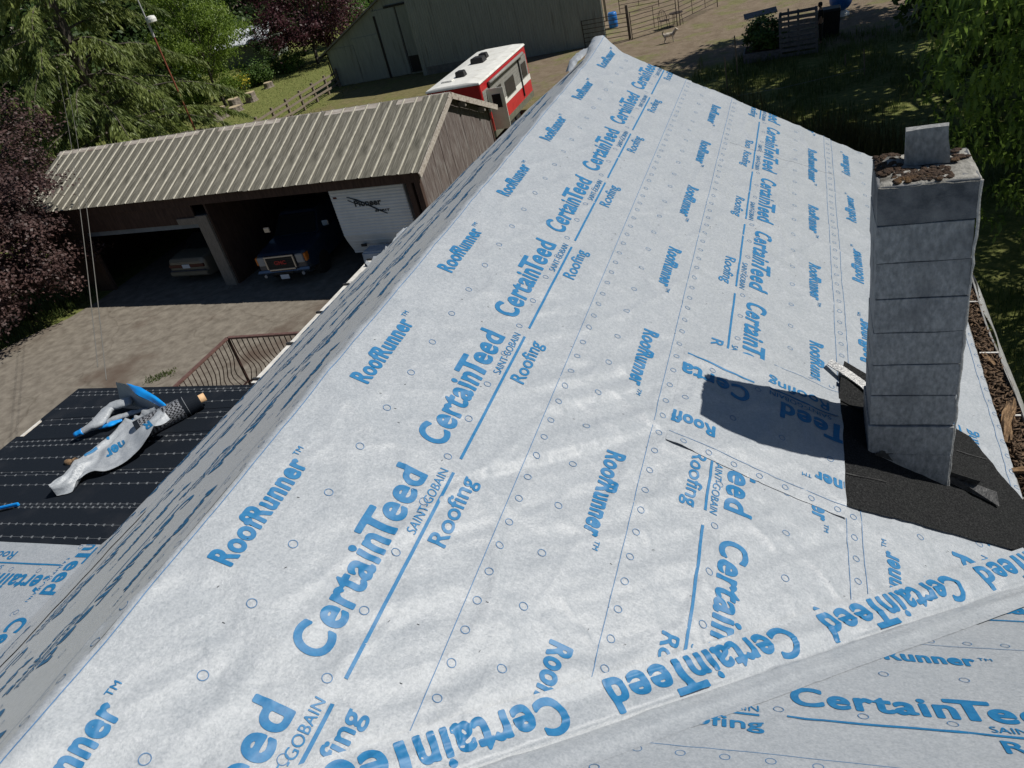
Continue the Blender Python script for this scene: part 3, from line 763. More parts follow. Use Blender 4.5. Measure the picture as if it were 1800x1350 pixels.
# upturned tar strip along the near foot of the chimney, its end sticking out
v = [q3(2.78, 3.645, .02), q3(3.38, 3.72, .02), q3(3.36, 3.70, .10), q3(2.80, 3.655, .06)]
v2 = [p + np.array([0, -.006, .002]) for p in v]
mbf.add(v + v2, [(0, 1, 2, 3), (7, 6, 5, 4), (0, 4, 5, 1), (1, 5, 6, 2), (2, 6, 7, 3), (3, 7, 4, 0)])
hpart(mbf.build('flashing_strip', M['metal_dark']))
mbf = MB()
v = [q3(3.22, 3.69, .015), q3(3.52, 3.66, .02), q3(3.50, 3.74, .05), q3(3.20, 3.70, .06)]; v2 = [p + np.array([0, -.005, .004]) for p in v]
mbf.add(v + v2, [(0, 1, 2, 3), (7, 6, 5, 4), (0, 4, 5, 1), (1, 5, 6, 2), (2, 6, 7, 3), (3, 7, 4, 0)]); hpart(mbf.build('flashing_strip', M['metal_dark']))
mbf = MB()      # bent step flashing on the left side
A = [(2.505, 4.33, .03), (2.60, 4.26, .05), (2.70, 4.19, .06), (2.80, 4.11, .055)]
for k in range(3):
    a, b = A[k], A[k + 1]
    p = [q3(a[0], a[1], a[2]), q3(b[0], b[1], b[2]), q3(b[0] + .02, b[1] + .045, b[2] + .02), q3(a[0] + .02, a[1] + .045, a[2] + .02)]
    mbf.add(p + [x + np.array([0, 0, .008]) for x in p], BOXF)
hpart(mbf.build('step_flashing', M['metal_bright']))
mbf = MB()
p = [q3(2.60, 4.29, .03), q3(2.78, 4.26, .03), q3(2.79, 4.36, .055), q3(2.615, 4.42, .05)]; mbf.add(p + [x + np.array([0, 0, .006]) for x in p], BOXF); hpart(mbf.build('flashing_strip', M['memb2']))
p = [q3(2.58, 4.02, .02), q3(2.75, 4.00, .02), q3(2.80, 4.20, .05), q3(2.59, 4.24, .04)]
mbf = MB(); mbf.add(p + [x + np.array([0, 0, .006]) for x in p], BOXF); hpart(mbf.build('flashing_strip', M['memb2']))

# ------------------------------------------------------------------ gutters
M['gutter'] = pm('old_gutter', (.20, .20, .19), (.34, .34, .33), 7, .5, .2, 30, c3=(.16, .14, .11), scale3=4, w3=.6)
M['rotwood'] = pm('rotten_wood', (.13, .075, .038), (.34, .22, .12), 18, .95, .9, 60, stretch=(6, 1, 6), bdist=.012, c3=(.05, .032, .02), scale3=6, w3=.55)
M['litter'] = pm('leaf_litter', (.045, .028, .017), (.15, .095, .055), 30, .95)
GX = mapR(np.array(3.715), np.array(0.), np.array(0.))
gx0, gz = GX[0] + .015, GX[2] - .02
mg = MB()
prof = [(0, 0), (0, -.10), (.09, -.10), (.125, -.05), (.125, .0), (.137, .0), (.137, -.055), (.095, -.112), (-.008, -.112), (-.008, 0)]
secs = []
for k, y in enumerate(np.linspace(1.2, 8.75, 40)):
    w = .014 * math.sin(y * 1.7) + .01 * math.sin(y * 4.1)
    secs.append([(gx0 + px + w * (px > .05), y, gz + pz + .012 * math.sin(y * 1.1)) for px, pz in prof])
mg.loft(secs); gut = mg.build('gutter', M['gutter']); hpart(gut); tag(gut, 'sagging gutter packed with leaf litter and rotten wood')
for y in np.arange(3.92, 8.6, .75):
    h = MB(); h.bx(gx0 + .01, gx0 + .13, y - .007, y + .007, gz - .004, gz + .004); o = h.build('gutter_hanger', M['paint_white']); o.parent = gut
fb = MB(); fb.bx(gx0 - .035, gx0 - .011, 1.2, 8.75, gz - .19, gz + .004); hpart(fb.build('fascia_board', M['rotwood']))
# bent metal lip hanging off the outside of the gutter
n1, n2 = 26, 6; yy = np.linspace(4.1, 6.6, n1); tt = np.linspace(0, 1, n2); T, Y = np.meshgrid(tt, yy)
bul = np.sin(np.clip((Y - 4.1) / 2.5, 0, 1) * math.pi) ** .7
Xp = gx0 + .135 + T * .11 * bul + .012 * np.sin(Y * 7 + T * 3); Zp = gz + .005 - T * .15 * bul - .10 * T ** 2 * bul + .012 * np.sin(Y * 9)
i = np.arange(n1 * n2).reshape(n1, n2); F = np.stack([i[:-1, :-1], i[:-1, 1:], i[1:, 1:], i[1:, :-1]], -1).reshape(-1, 4)
hpart(obj_np('bent_drip_edge', np.stack([Xp, Y, Zp], -1).reshape(-1, 3), F, M['metal_bright'], smooth=True))
# debris in it
vs, fs, n0 = [], [], 0
for k in range(3800):
    y = random.uniform(2.6, 8.6); c = np.array([gx0 + random.uniform(.004, .12), y, gz - .045 + random.uniform(0, .05)])
    L = random.uniform(.015, .06); R_ = rot(random.uniform(-.5, .5), random.uniform(-.5, .5), random.uniform(0, 6.3))
    v = BOXV * np.array([L, random.uniform(.006, .016), .003]); vs.append(v @ R_.T + c); fs.append(np.array(BOXF) + n0); n0 += 8
o = obj_np('leaf_litter', np.concatenate(vs), np.concatenate(fs), M['litter']); tag(o, 'brown leaf and twig litter filling the gutter', 'litter', kind='stuff')
wood = [((gx0 + .05, 4.62, gz - .005), .46, .07, .045, 12, 'long split piece of rotten wood lying in the gutter'),
        ((gx0 + .055, 5.35, gz - .01), .18, .035, .03, -20, 'short brown chip of wood at the far end of the gutter'),
        ((gx0 + .10, 4.12, gz + .012), .25, .045, .022, 75, 'curved grey bark strip sticking out over the gutter lip'),
        ((gx0 + .035, 3.40, gz + .0), .62, .085, .05, 3, 'pale crumbling board end at the near end of the gutter'),
        ((gx0 + .075, 3.85, gz - .01), .30, .022, .02, 8, 'thin straight stick lying along the gutter')]
for c, L, w, hgt, a, lab in wood:
    bm = bmesh.new(); bmesh.ops.create_cube(bm, size=1); bmesh.ops.subdivide_edges(bm, edges=bm.edges[:], cuts=4, use_grid_fill=True)
    for v in bm.verts:
        e = abs(v.co.y) * 2
        v.co = Vector((v.co.x * w * (1 - .35 * e * e), v.co.y * L, v.co.z * hgt * (1 - .4 * e * e)))
        v.co += Vector((float(vn(v.co.y * 18, v.co.z * 40, 7)) - .5, float(vn(v.co.x * 60, v.co.z * 60, 8)) - .5, float(vn(v.co.y * 25, v.co.x * 60, 9)) - .5)) * np.clip(w, .02, .06) * .55
        v.co.z += .12 * v.co.y ** 2 * (1 if a == 75 else 0)
    me = bpy.data.meshes.new('wood_piece'); bm.to_mesh(me); bm.free(); me.materials.append(M['rotwood'])
    o = link(bpy.data.objects.new('wood_piece', me)); o.location = c; o.rotation_euler = (0, 0, RAD(-a)); tag(o, lab, 'wood piece', 'rotten wood in the gutter')
# left eave: drip edge, fascia, gutter
GL = mapL(np.array(SLE - .0005), np.array(0.), np.array(0.))
mg = MB()
for y0, y1 in [(4.50 + .62 * k, 4.50 + .62 * (k + 1) - .012) for k in range(3)] + [(6.36, 6.9)]:
    mg.bx(GL[0] - .075, GL[0] + .0, y0, y1, GL[2] - .035, GL[2] - .012)
hpart(mg.build('drip_edge', M['paint_white']))
mg = MB(); mg.bx(GL[0] + .005, GL[0] + .03, 4.50, 6.9, GL[2] - .22, GL[2] - .04); hpart(mg.build('fascia_board', M['rotwood']))
for k in range(5):
    y = 4.55 + .58 * k; mg = MB(); mg.bx(GL[0] - .085, GL[0] - .01, y - .012, y + .012, GL[2] - .012, GL[2] + .004); hpart(mg.build('gutter_hanger', M['metal_dark']))

# ------------------------------------------------------------------ porch roof
pb = MB(); pb.add([(-4.35, -2.4, PZ0 + .009 - .025), (-6.86, -2.4, PZ0 - .142 - .025), (-6.86, 4.60, PZ0 - .142 - .025), (-4.35, 4.40, PZ0 + .009 - .025),
                  (-4.35, -2.4, PZ0 - .22), (-6.86, -2.4, PZ0 - .36), (-6.86, 4.60, PZ0 - .36), (-4.35, 4.40, PZ0 - .22)], BOXF)
hpart(pb.build('porch_roof_deck', M['deck']))
pb = MB(); pb.bx(-6.6, -4.2, -2.2, 4.2, 0, 5.93); hpart(pb.build('wall', M['siding']))
pb = MB(); pb.bar((-6.88, -2.4, PZ0 - .25), (-6.88, 4.6, PZ0 - .25), .03, .2); hpart(pb.build('fascia_board', M['paint_white']))
rows = []
def membrane(b0, b1, a1, lift, marks, skew):
    a_ = [(-.02, b0), (a1, b0), (a1, b1 + skew), (-.02, b1)]
    o = hpart(flat_poly('membrane_sheet', mapP, [(p[0], p[1]) for p in a_], lift, M['memb'], res=.12, wr=lambda a, b: .003 * (fbm(a * 2, b * 2, 77) - .45)))
    parts = []
    for bm_, pitch, kind in marks:
        a = .05 + random.random() * .05
        f = lambda t: bm_ + skew * (bm_ - b0) / max(b1 - b0, .01) * (t / a1)
        parts.append(rect2d(0, a1 - .03, -.0009, .0009, .2)); parts[-1] = (np.stack([parts[-1][0][:, 0], np.array([f(t) for t in parts[-1][0][:, 0]]) + parts[-1][0][:, 1]], 1), parts[-1][1])
        while a < a1 - .06:
            for ox, L, ang in ((0, .032, 62), (.010, .026, 62), (.006, .020, -25)):
                if kind == 1 and ang < 0: continue
                c, s = math.cos(RAD(ang)), math.sin(RAD(ang)); w = .0042
                q = np.array([(-L / 2, -w / 2), (L / 2, -w / 2), (L / 2, w / 2), (-L / 2, w / 2)]) @ np.array([[c, s], [-s, c]])
                parts.append((q + [a + ox, f(a)], np.array([(0, 1, 2), (0, 2, 3)])))
            a += pitch
    V, F = join2d(parts)
    po = obj_np('printed_marks', mapP(V[:, 0], V[:, 1], lift + .003 * (fbm(V[:, 0] * 2, V[:, 1] * 2, 77) - .45) + .0022), F, M['mark']); po.parent = o; tag(po, kind='stuff')
    po.matrix_local = Matrix.Identity(4)
membrane(2.52, 3.40, 2.46, -.006, [(2.63, .115, 0), (2.76, .085, 0), (2.94, .075, 0), (2.975, .075, 1), (3.20, .095, 0), (3.325, .13, 0), (3.365, .13, 1)], 0.0)
membrane(3.37, 3.86, 2.43, -.003, [(3.54, .09, 0), (3.71, .075, 0), (3.775, .075, 0)], .02)
membrane(3.82, 4.17, 2.32, .0, [(4.0, .12, 0), (4.07, .14, 1)], .06)
membrane(4.13, 4.45, 2.38, .003, [(4.23, .115, 0), (4.37, .09, 0), (4.405, .09, 1)], .19)
membrane(-2.3, 1.7, 2.4, -.008, [(1.2, .12, 0)], 0)
# white sheets on the near part of the porch roof
sheet(mapP, wrP, (.0, 2.40, 1.60, 2.58), .004, (.30, 1.65), (1, 0), (0, 1), (-2, 3), [((0, 2.55), (.02, -1))])
def pc2(a, b): return .02 * np.clip((b - 1.66) / .09, 0, 1) ** 2
sheet(mapP, wrP, (.0, 2.40, .40, 1.76), .010, (.75, .62), (1, 0), (0, 1), (-2, 3), [((0, 1.55), (.30, -1))], curl=pc2)

# ------------------------------------------------------------------ things lying on the porch roof
def coons(cA, cB, nu, nv, bulge=0.0, noise=0.0, seed=0):
    def samp(c, n):
        c = np.array(c, float); d = np.r_[0, np.cumsum(np.linalg.norm(np.diff(c, axis=0), axis=1))]; t = np.linspace(0, d[-1], 400)
        q = np.stack([np.interp(t, d, c[:, k]) for k in range(3)], 1)
        ker = np.ones(41) / 41; pad = np.concatenate([np.repeat(q[:1], 20, 0), q, np.repeat(q[-1:], 20, 0)])
        q = np.stack([np.convolve(pad[:, k], ker, 'valid') for k in range(3)], 1)
        return q[np.linspace(0, 399, n).astype(int)]
    A = samp(cA, nu); B = samp(cB, nu); v = np.linspace(0, 1, nv)
    P = A[:, None] * (1 - v)[None, :, None] + B[:, None] * v[None, :, None]
    U, V = np.meshgrid(np.linspace(0, 1, nu), v, indexing='ij')
    P[..., 2] += bulge * np.sin(V * math.pi) + noise * (fbm(U * 6, V * 4, seed) - .45) * np.sin(V * math.pi) ** .3 + noise * .7 * creases(U * 4 + V * 2, V * 3, seed + 1)
    return P
def surf(name, P, mat, parent=None):
    nu, nv = P.shape[:2]; i = np.arange(nu * nv).reshape(nu, nv)
    F = np.stack([i[:-1, :-1], i[:-1, 1:], i[1:, 1:], i[1:, :-1]], -1).reshape(-1, 4)
    return obj_np(name, P.reshape(-1, 3), F, mat, parent, smooth=True)
def pts(*l): return [tuple(at(px, py, z)) for px, py, z in l]
zp = 6.255
# black membrane roll with its cardboard core
e0 = np.array([-4.86, 4.17, 6.375]); e1 = np.array([-5.42, 3.50, 6.345]); dv = (e1 - e0) / np.linalg.norm(e1 - e0)
roll = empty('membrane_roll', (e0[0], e0[1], 6.285)); tag(roll, 'black roofing membrane roll with cardboard core lying on the low roof', 'roll')
def rpart(o, root): o.parent = root; o.matrix_parent_inverse = Matrix.Translation(-root.location); return o
rb = MB(); rb.tube([e0 + dv * t for t in (0, .01, .3, .45, .54)], [.083, .086, .086, .086, .086], 28); ro = rpart(rb.build('roll_body', M['memb'], smooth=False), roll)
rb = MB(); rb.tube([e0 - dv * .05, e0 + dv * .10], [.036, .036], 20); rpart(rb.build('core_tube', M['tan'], smooth=True), roll)
def net_mat():
    mt = pm('dotted_film', (.012, .013, .015), None, rough=.5); N = mt.node_tree.nodes; L = mt.node_tree.links; b = N['Principled BSDF']
    tc = N.new('ShaderNodeTexCoord'); v = N.new('ShaderNodeTexChecker'); v.inputs['Scale'].default_value = 62
    mp = N.new('ShaderNodeMapping'); mp.inputs['Rotation'].default_value = (0.4, .3, .75); L.new(tc.outputs['Object'], mp.inputs['Vector']); L.new(mp.outputs[0], v.inputs['Vector'])
    v.inputs['Color1'].default_value = (.010, .011, .013, 1); v.inputs['Color2'].default_value = (.20, .21, .23, 1)
    L.new(v.outputs['Color'], b.inputs['Base Color']); return mt
M['net'] = net_mat()
rb = MB(); rb.tube([e0 + dv * t for t in (.15, .2, .4, .50)], .0885, 28, cap=False); rpart(rb.build('dotted_film', M['net'], smooth=True), roll)
rb = MB(); rb.tube([e0 + dv * .115, e0 + dv * .119], .0872, 28, cap=False); rpart(rb.build('printed_line', M['mark']), roll)
P = coons(pts((322, 757, zp + .005), (262, 797, zp + .005), (180, 842, zp + .005)), pts((350, 752, zp + .02), (280, 812, zp + .006), (183, 846, zp + .006)), 20, 5); rpart(surf('unrolled_tail', P, M['memb2']), roll)
# lettered scrap of underlayment draped over the roll
LA = pts((92, 869, zp + .01), (122, 828, zp + .02), (152, 806, zp + .05), (186, 775, zp + .06), (214, 744, zp + .05), (262, 728, zp + .10), (276, 722, zp + .14))
LB = pts((97, 872, zp + .01), (128, 866, zp + .012), (160, 836, zp + .03), (184, 838, zp + .012), (224, 818, zp + .03), (252, 790, zp + .10), (262, 772, zp + .16), (302, 735, zp + .17))
P = coons(LA, LB, 70, 26, .045, .085, 5)
scrap = empty('underlayment_scrap', tuple(np.array(LA[3]) * [1, 1, 0] + [0, 0, zp])); tag(scrap, 'crumpled lettered white underlayment scrap draped over the membrane roll', 'scrap sheet')
rpart(surf('sheet', P, M['sheet']), scrap)
def print_on(P, items, parent, lift=.004):
    nu, nv = P.shape[:2]
    gu = np.gradient(P, axis=0); gv = np.gradient(P, axis=1); nn = np.cross(gu, gv); nn /= np.linalg.norm(nn, axis=2)[..., None] + 1e-9
    sg = np.sign(nn[..., 2].mean()); Q = P + nn * sg * lift
    for (V, F), (u0, v0), (uu, uv), (vu, vv) in items:
        u = np.clip(u0 + V[:, 0] * uu + V[:, 1] * vu, 0, .999) * (nu - 1); v = np.clip(v0 + V[:, 0] * uv + V[:, 1] * vv, 0, .999) * (nv - 1)
        i = np.minimum(u.astype(int), nu - 2); j = np.minimum(v.astype(int), nv - 2); fu = (u - i)[:, None]; fv = (v - j)[:, None]
        W = (Q[i, j] * (1 - fu) + Q[i + 1, j] * fu) * (1 - fv) + (Q[i, j + 1] * (1 - fu) + Q[i + 1, j + 1] * fu) * fv
        rpart(obj_np('printed_lettering', W, F, M['blue'], None, smooth=True), parent)
print_on(P, [(text2d('ertainTeed', .9, .142, .03, 1.02, .02), (.80, .04), (-.78, 0), (0, 1.5)), (text2d('ner', .22, .11, .035, 1.0, .02), (.62, .52), (-.75, .0), (0, 2.0)), (text2d('R', .09, .12, .035, 1.0, .02), (.86, .60), (-.8, 0), (0, 2.2))], scrap)
# long folded strip with a blue end, and a second narrow one
def floppy(name, label, path, rad, mat, cat, grp, blue_to=0.0):
    p = np.array(pts(*path)); d = np.r_[0, np.cumsum(np.linalg.norm(np.diff(p, axis=0), axis=1))]; t = np.linspace(0, d[-1], 30)
    q = np.stack([np.interp(t, d, p[:, k]) for k in range(3)], 1); rr = np.interp(t, np.linspace(0, d[-1], len(rad)), rad)
    r_ = empty(name, tuple(q[0] * [1, 1, 0] + [0, 0, zp])); tag(r_, label, cat, grp)
    def tube(lo, hi, m_, nm, grow):
        mbx = MB(); mbx.tube(q[lo:hi], rr[lo:hi] + grow, 14); me = mbx.v[0]
        me += .3 * rr[lo:hi].repeat(14)[:, None] * (np.stack([vn(me[:, 0] * 22, me[:, 1] * 22, k) for k in (1, 2, 3)], 1) - .5)
        me[:, 2] = (me[:, 2] - q[lo:hi, 2].repeat(14)) * .5 + .25 * rr[lo:hi].repeat(14) * (vn(me[:, 0] * 30, me[:, 1] * 30, 6) - .5) + q[lo:hi, 2].repeat(14)
        rpart(mbx.build(nm, m_, smooth=True), r_)
    k = int(blue_to * 30)
    if k > 1: tube(0, k + 1, M['bluefilm'], 'blue_end', .002)
    tube(max(k - 1, 0), 30, mat, 'folded_sheet', 0)
    return r_
floppy('folded_underlayment', 'long folded white underlayment strip with blue underside behind the roll', [(132, 764, zp + .03), (170, 745, zp + .06), (195, 715, zp + .09), (232, 703, zp + .10)], [.03, .075, .065, .055], M['sheet'], 'scrap sheet', 'underlayment scraps on the low roof', .14)
floppy('folded_underlayment', 'narrow white cone of folded underlayment between the strip and the draped scrap', [(190, 742, zp + .03), (225, 728, zp + .05), (262, 717, zp + .06)], [.045, .04, .012], M['sheet'], 'scrap sheet', 'underlayment scraps on the low roof', 0)
floppy('blue_film_twist', 'small twisted blue film piece beside the draped scrap', [(175, 752, zp + .02), (195, 746, zp + .035), (214, 738, zp + .03)], [.018, .036, .022], M['bluefilm'], 'film', 'underlayment scraps on the low roof', 0)
wrp = empty('blue_wrapper', tuple(at(250, 705, zp))); tag(wrp, 'arched blue wrapper sheet standing behind the membrane roll', 'wrapper')
top = pts((202, 673, zp + .20), (218, 671, zp + .26), (240, 684, zp + .27), (272, 706, zp + .22), (302, 729, zp + .14))
mid = pts((203, 675, zp + .20), (222, 692, zp + .21), (240, 703, zp + .19), (265, 712, zp + .17), (301, 731, zp + .12))
rpart(surf('blue_face', coons(pts((222, 674, zp + .25), (246, 680, zp + .27), (275, 697, zp + .24), (293, 712, zp + .2), (303, 728, zp + .14)), pts((223, 676, zp + .25), (240, 694, zp + .24), (262, 704, zp + .21), (285, 717, zp + .18), (302, 731, zp + .13)), 26, 6, .01, .01), M['bluefilm']), wrp)
rpart(surf('grey_face', coons(pts((203, 672, zp + .22), (222, 675, zp + .25), (240, 695, zp + .24), (262, 705, zp + .21), (302, 731, zp + .13)), pts((210, 706, zp + .03), (226, 712, zp + .02), (248, 716, zp + .02), (275, 724, zp + .03), (301, 735, zp + .06)), 26, 8, .0, .02, 4), M['sheet']), wrp)
# utility knife and a brown chip
kn = empty('utility_knife', tuple(at(17, 890, zp - .02))); tag(kn, 'blue handled tool at the left edge of the low roof', 'tool')
k0, k1 = at(-6, 895, zp - .01), at(33, 886, zp + .0)
kb = MB(); kb.bar(k0, k1, .022, .03); rpart(kb.build('handle', M['bluefilm'], bevel=.005), kn)
kb = MB(); kb.bar(k0 + [0, -.012, -.012], k0 + (k1 - k0) * .8 + [0, -.012, -.012], .02, .014); rpart(kb.build('grip', M['metal_dark']), kn)
cp = blob_cloud('bark_chip', [((0, 0, 0), (.05, .03, .03)), ((.04, .02, .005), (.03, .03, .02))], M['rotwood'], 9); cp.location = at(122, 813, zp - .01); tag(cp, 'small brown chip beside the draped scrap', 'chip')

# ------------------------------------------------------------------ balcony and its iron railing
M['iron'] = pm('painted_iron', (.030, .016, .014), (.055, .028, .024), 20, .5, metal=.2)
M['ironred'] = pm('red_brown_rail', (.095, .050, .042), (.15, .085, .072), 14, .55, .2, 40)
M['concrete_old'] = pm('mossy_concrete', (.15, .135, .115), (.23, .205, .175), 5, .9, .5, 40, c3=(.13, .12, .03), scale3=1.2, w3=.56)
zr = 4.2
ca = at(400, 594, zr); 
bd = MB(); bd.bx(-4.1, ca[0] + .02, 4.3, ca[1] - .02, 2.95, 3.2); hpart(bd.build('balcony_floor', M['concrete_old']))
rl = empty('balcony_railing', (ca[0], ca[1], 3.2)); tag(rl, 'rust brown iron railing with bellied balusters below the left eave', 'railing')
def runrail(p, q):
    p = np.array(p); q = np.array(q); d = q - p; L = np.linalg.norm(d); d /= L; out = np.array([d[1], -d[0], 0]) 
    if out[0] > .5: out = -out
    if out[1] < -.5: out = -out
    r_ = MB(); r_.bar(p, q, .07, .035); rpart(r_.build('top_rail', M['ironred'], bevel=.006), rl)
    r_ = MB(); r_.bar(p - [0, 0, .87], q - [0, 0, .87], .03, .02); rpart(r_.build('bottom_rail', M['iron']), rl)
    t = .06
    while t < L - .03:
        c = p + d * t; ps = []
        for z, o_ in ((0, 0), (-.18, 0), (-.34, .01), (-.48, .06), (-.60, .115), (-.70, .12), (-.79, .07), (-.87, 0)): ps.append(c + out * o_ + [0, 0, z])
        b_ = MB(); b_.tube(ps, .0085, 6); rpart(b_.build('baluster', M['iron'], smooth=True), rl); t += .105
for pq in ((ca, ca + [0, -3.6, 0]), (ca, ca + [3.2, .12, 0])): runrail(*pq)
b_ = MB(); b_.bar(ca - [0, 0, 1.0], ca + [0, 0, -.01], .035, .035); rpart(b_.build('post', M['iron']), rl)

# loose torn pieces of sheet
def loose(label, name, A, B, n=(24, 8), bul=.0, noi=.03, mat='sheet', s=1):
    hpart(surf(name, coons(A, B, n[0], n[1], bul, noi, s), M[mat]))
def aty(px, py, y):
    d = ray(px, py); k = y / d[1]; return tuple(np.array([0, 0, CAM_Z]) + d * k)
loose('', 'loose_flap', [aty(993, 131, 8.4), aty(1001, 108, 8.5), aty(1015, 93, 8.65), aty(1034, 84, 8.75)], [aty(1001, 128, 8.2), aty(1012, 115, 8.35), aty(1024, 101, 8.5), aty(1037, 90, 8.6)], bul=.02, noi=.02)
loose('', 'torn_sheet', pts((719, 404, 6.34), (703, 411, 6.36), (692, 424, 6.35), (676, 440, 6.34), (655, 455, 6.30), (640, 472, 6.28)), pts((722, 412, 6.33), (709, 424, 6.35), (698, 436, 6.34), (680, 455, 6.33), (664, 466, 6.32), (648, 470, 6.31)), bul=.03, noi=.06, s=9)
loose('', 'torn_sheet', pts((1713, 1003, 6.0), (1728, 998, 6.02), (1748, 1000, 6.0)), pts((1716, 1021, 6.0), (1732, 1016, 6.01), (1750, 1010, 5.99)), (18, 8), .03, .05, s=12)
loose('', 'torn_blue_corner', pts((1708, 1024, 5.98), (1722, 1026, 6.0), (1743, 1022, 5.98)), pts((1712, 1031, 5.98), (1726, 1033, 5.99), (1741, 1029, 5.97)), (10, 5), .01, .01, 'bluefilm', 4)

# ------------------------------------------------------------------ open-fronted shed
M['tin'] = pm('stained_roof_metal', (.085, .080, .062), (.24, .225, .18), 4, .65, .25, 30, stretch=(6, .5, .5), c3=(.30, .285, .24), scale3=2.4, w3=.56, metal=.1)
M['tinrib'] = pm('pale_roof_rib', (.27, .255, .205), (.38, .36, .30), 6, .6, .15, 30, metal=.1)
M['plywood_red'] = pm('worn_red_plywood', (.075, .055, .050), (.17, .145, .135), 4.5, .9, .5, 30, stretch=(5, 5, .5), c3=(.20, .185, .175), scale3=3, w3=.52)
M['brownwood'] = pm('dark_brown_wood', (.040, .022, .016), (.075, .045, .034), 4, .85, .4, 30, stretch=(4, 4, .6))
M['trim'] = pm('grey_trim_board', (.16, .14, .12), (.25, .225, .195), 9, .85, .4, 40, stretch=(5, 5, .6))
M['dirtywhite'] = pm('dirty_white_board', (.28, .24, .20), (.50, .46, .41), 5, .8, .3, 40, stretch=(.6, 3, 3), c3=(.14, .10, .08), scale3=2.5, w3=.58)
shed = empty('open_shed', (-10.15, 19.1, 0), RAD(-2.86)); tag(shed, 'long open fronted shed with ribbed metal roof and worn red gable', 'shed')
EZ, RZs, RUN, SL = 3.3, 4.6, 3.05, 17.1
def sp(mbx, nm, mat, **k): return mbx.build(nm, mat, shed, **k)
slope = math.hypot(RUN, RZs - EZ); ang = math.atan2(RZs - EZ, RUN)
def panel_mesh(w):
    xs = [0]; zs = [0]; kinds = []
    nrib = 2; p = w / nrib
    for k in range(nrib):
        c = p * (k + .5)
        for dx, z in ((-.036, 0), (-.018, .026), (.018, .026), (.036, 0)): xs.append(c + dx); zs.append(z)
    xs.append(w); zs.append(0)
    v = []; f = []; mi = []
    for t in (0, .33, .66, 1): v += [(x, t * slope, z) for x, z in zip(xs, zs)]
    n = len(xs)
    for r_ in range(3):
        for j in range(n - 1):
            f.append((r_ * n + j, r_ * n + j + 1, (r_ + 1) * n + j + 1, (r_ + 1) * n + j)); mi.append(1 if zs[j] + zs[j + 1] > .01 else 0)
    me = bpy.data.meshes.new('roof_panel'); me.from_pydata(v, [], f); me.materials.append(M['tin']); me.materials.append(M['tinrib'])
    me.polygons.foreach_set('material_index', mi); me.update(); return me
pw = .9; pme = panel_mesh(pw)
for k in range(19):
    for back in (0, 1):
        o = link(bpy.data.objects.new('roof_panel', pme), shed)
        jz = random.uniform(-.003, .003)
        if not back: o.location = (-(k + 1) * pw, -.02 + random.uniform(-.03, .02), EZ + jz + .03); o.rotation_euler = (ang, random.uniform(-.004, .004), 0)
        else: o.location = (-k * pw, 2 * RUN + .02, EZ + jz + .03); o.rotation_euler = (ang, 0, math.pi)
for s in (0, 1):
    b = MB(); yA = .03 if not s else 2 * RUN - .03
    b.bar((-SL / 2, yA, EZ + .004), (-SL / 2, RUN, RZs + .004), SL - .1, .014, (0, 0, 1)); sp(b, 'light_leak_blocker', M['brownwood'])  # unseen slab added under the panels to stop sun leaking into the shed
b = MB(); 
for s in (-1, 1): b.box((-SL / 2, RUN + s * .10, RZs + .025 - .035), (SL + .04, .24, .012), rot(-s * ang, 0, 0))
sp(b, 'ridge_cap', M['dirtywhite'])
b = MB()
for s in (0, 1):      # purlins and rafters
    for t in (.08, .5, .92): b.bar((-SL + .1, (t * RUN if not s else 2 * RUN - t * RUN), EZ + t * (RZs - EZ) - .06), (-.05, (t * RUN if not s else 2 * RUN - t * RUN), EZ + t * (RZs - EZ) - .06), .05, .09)
sp(b, 'purlin', M['brownwood'])
WY = .22
b = MB(); b.bx(-SL + .2, -.15, WY - .05, WY + .02, EZ - .32, EZ + .02); sp(b, 'eave_beam', M['brownwood'])
b = MB(); b.bx(-SL + .2, -.2, 5.82, 5.9, 0, EZ + .05); sp(b, 'wall', M['brownwood'])
b = MB(); b.prism([(WY, 0), (5.8, 0), (5.8, EZ + .03), (RUN, RZs - .09), (WY, EZ + .03)], 0, -SL + .2, -SL + .28); sp(b, 'wall', M['brownwood'])
b = MB(); b.bx(-8.42, -8.34, WY + .03, 5.8, 0, EZ + .0); sp(b, 'partition', M['brownwood'])
b = MB(); b.bx(-SL + .3, -8.95, WY, WY + .06, 2.34, EZ - .3); sp(b, 'front_wall', M['brownwood'])
b = MB(); b.bx(-SL + .3, -14.45, WY, WY + .06, 0, 2.33); sp(b, 'front_wall', M['brownwood'])
b = MB(); b.bx(-8.90, -8.42, WY - .06, WY + .05, 0, 2.60); sp(b, 'door_jamb', M['trim'])
b = MB(); b.bx(-9.75, -8.91, WY - .055, WY - .002, 2.33, 2.55); sp(b, 'header_board', M['trim'])
M['doorblue'] = pm('garage_door_paint', (.13, .16, .19), (.19, .22, .25), 4, .5)
b = MB(); b.bx(-14.4, -8.95, WY + .07, WY + .12, 2.16, 2.5); sp(b, 'garage_door', M['doorblue'])
b = MB(); b.bx(-14.4, -8.95, WY + .13, 3.0, 2.46, 2.5); sp(b, 'garage_door', M['doorblue'])
for x in (-14.45, -.55, -.28): b = MB(); b.bx(x - .09, x + .09, WY - .04, WY + .1, 0, EZ - .3); sp(b, 'post', M['brownwood'])
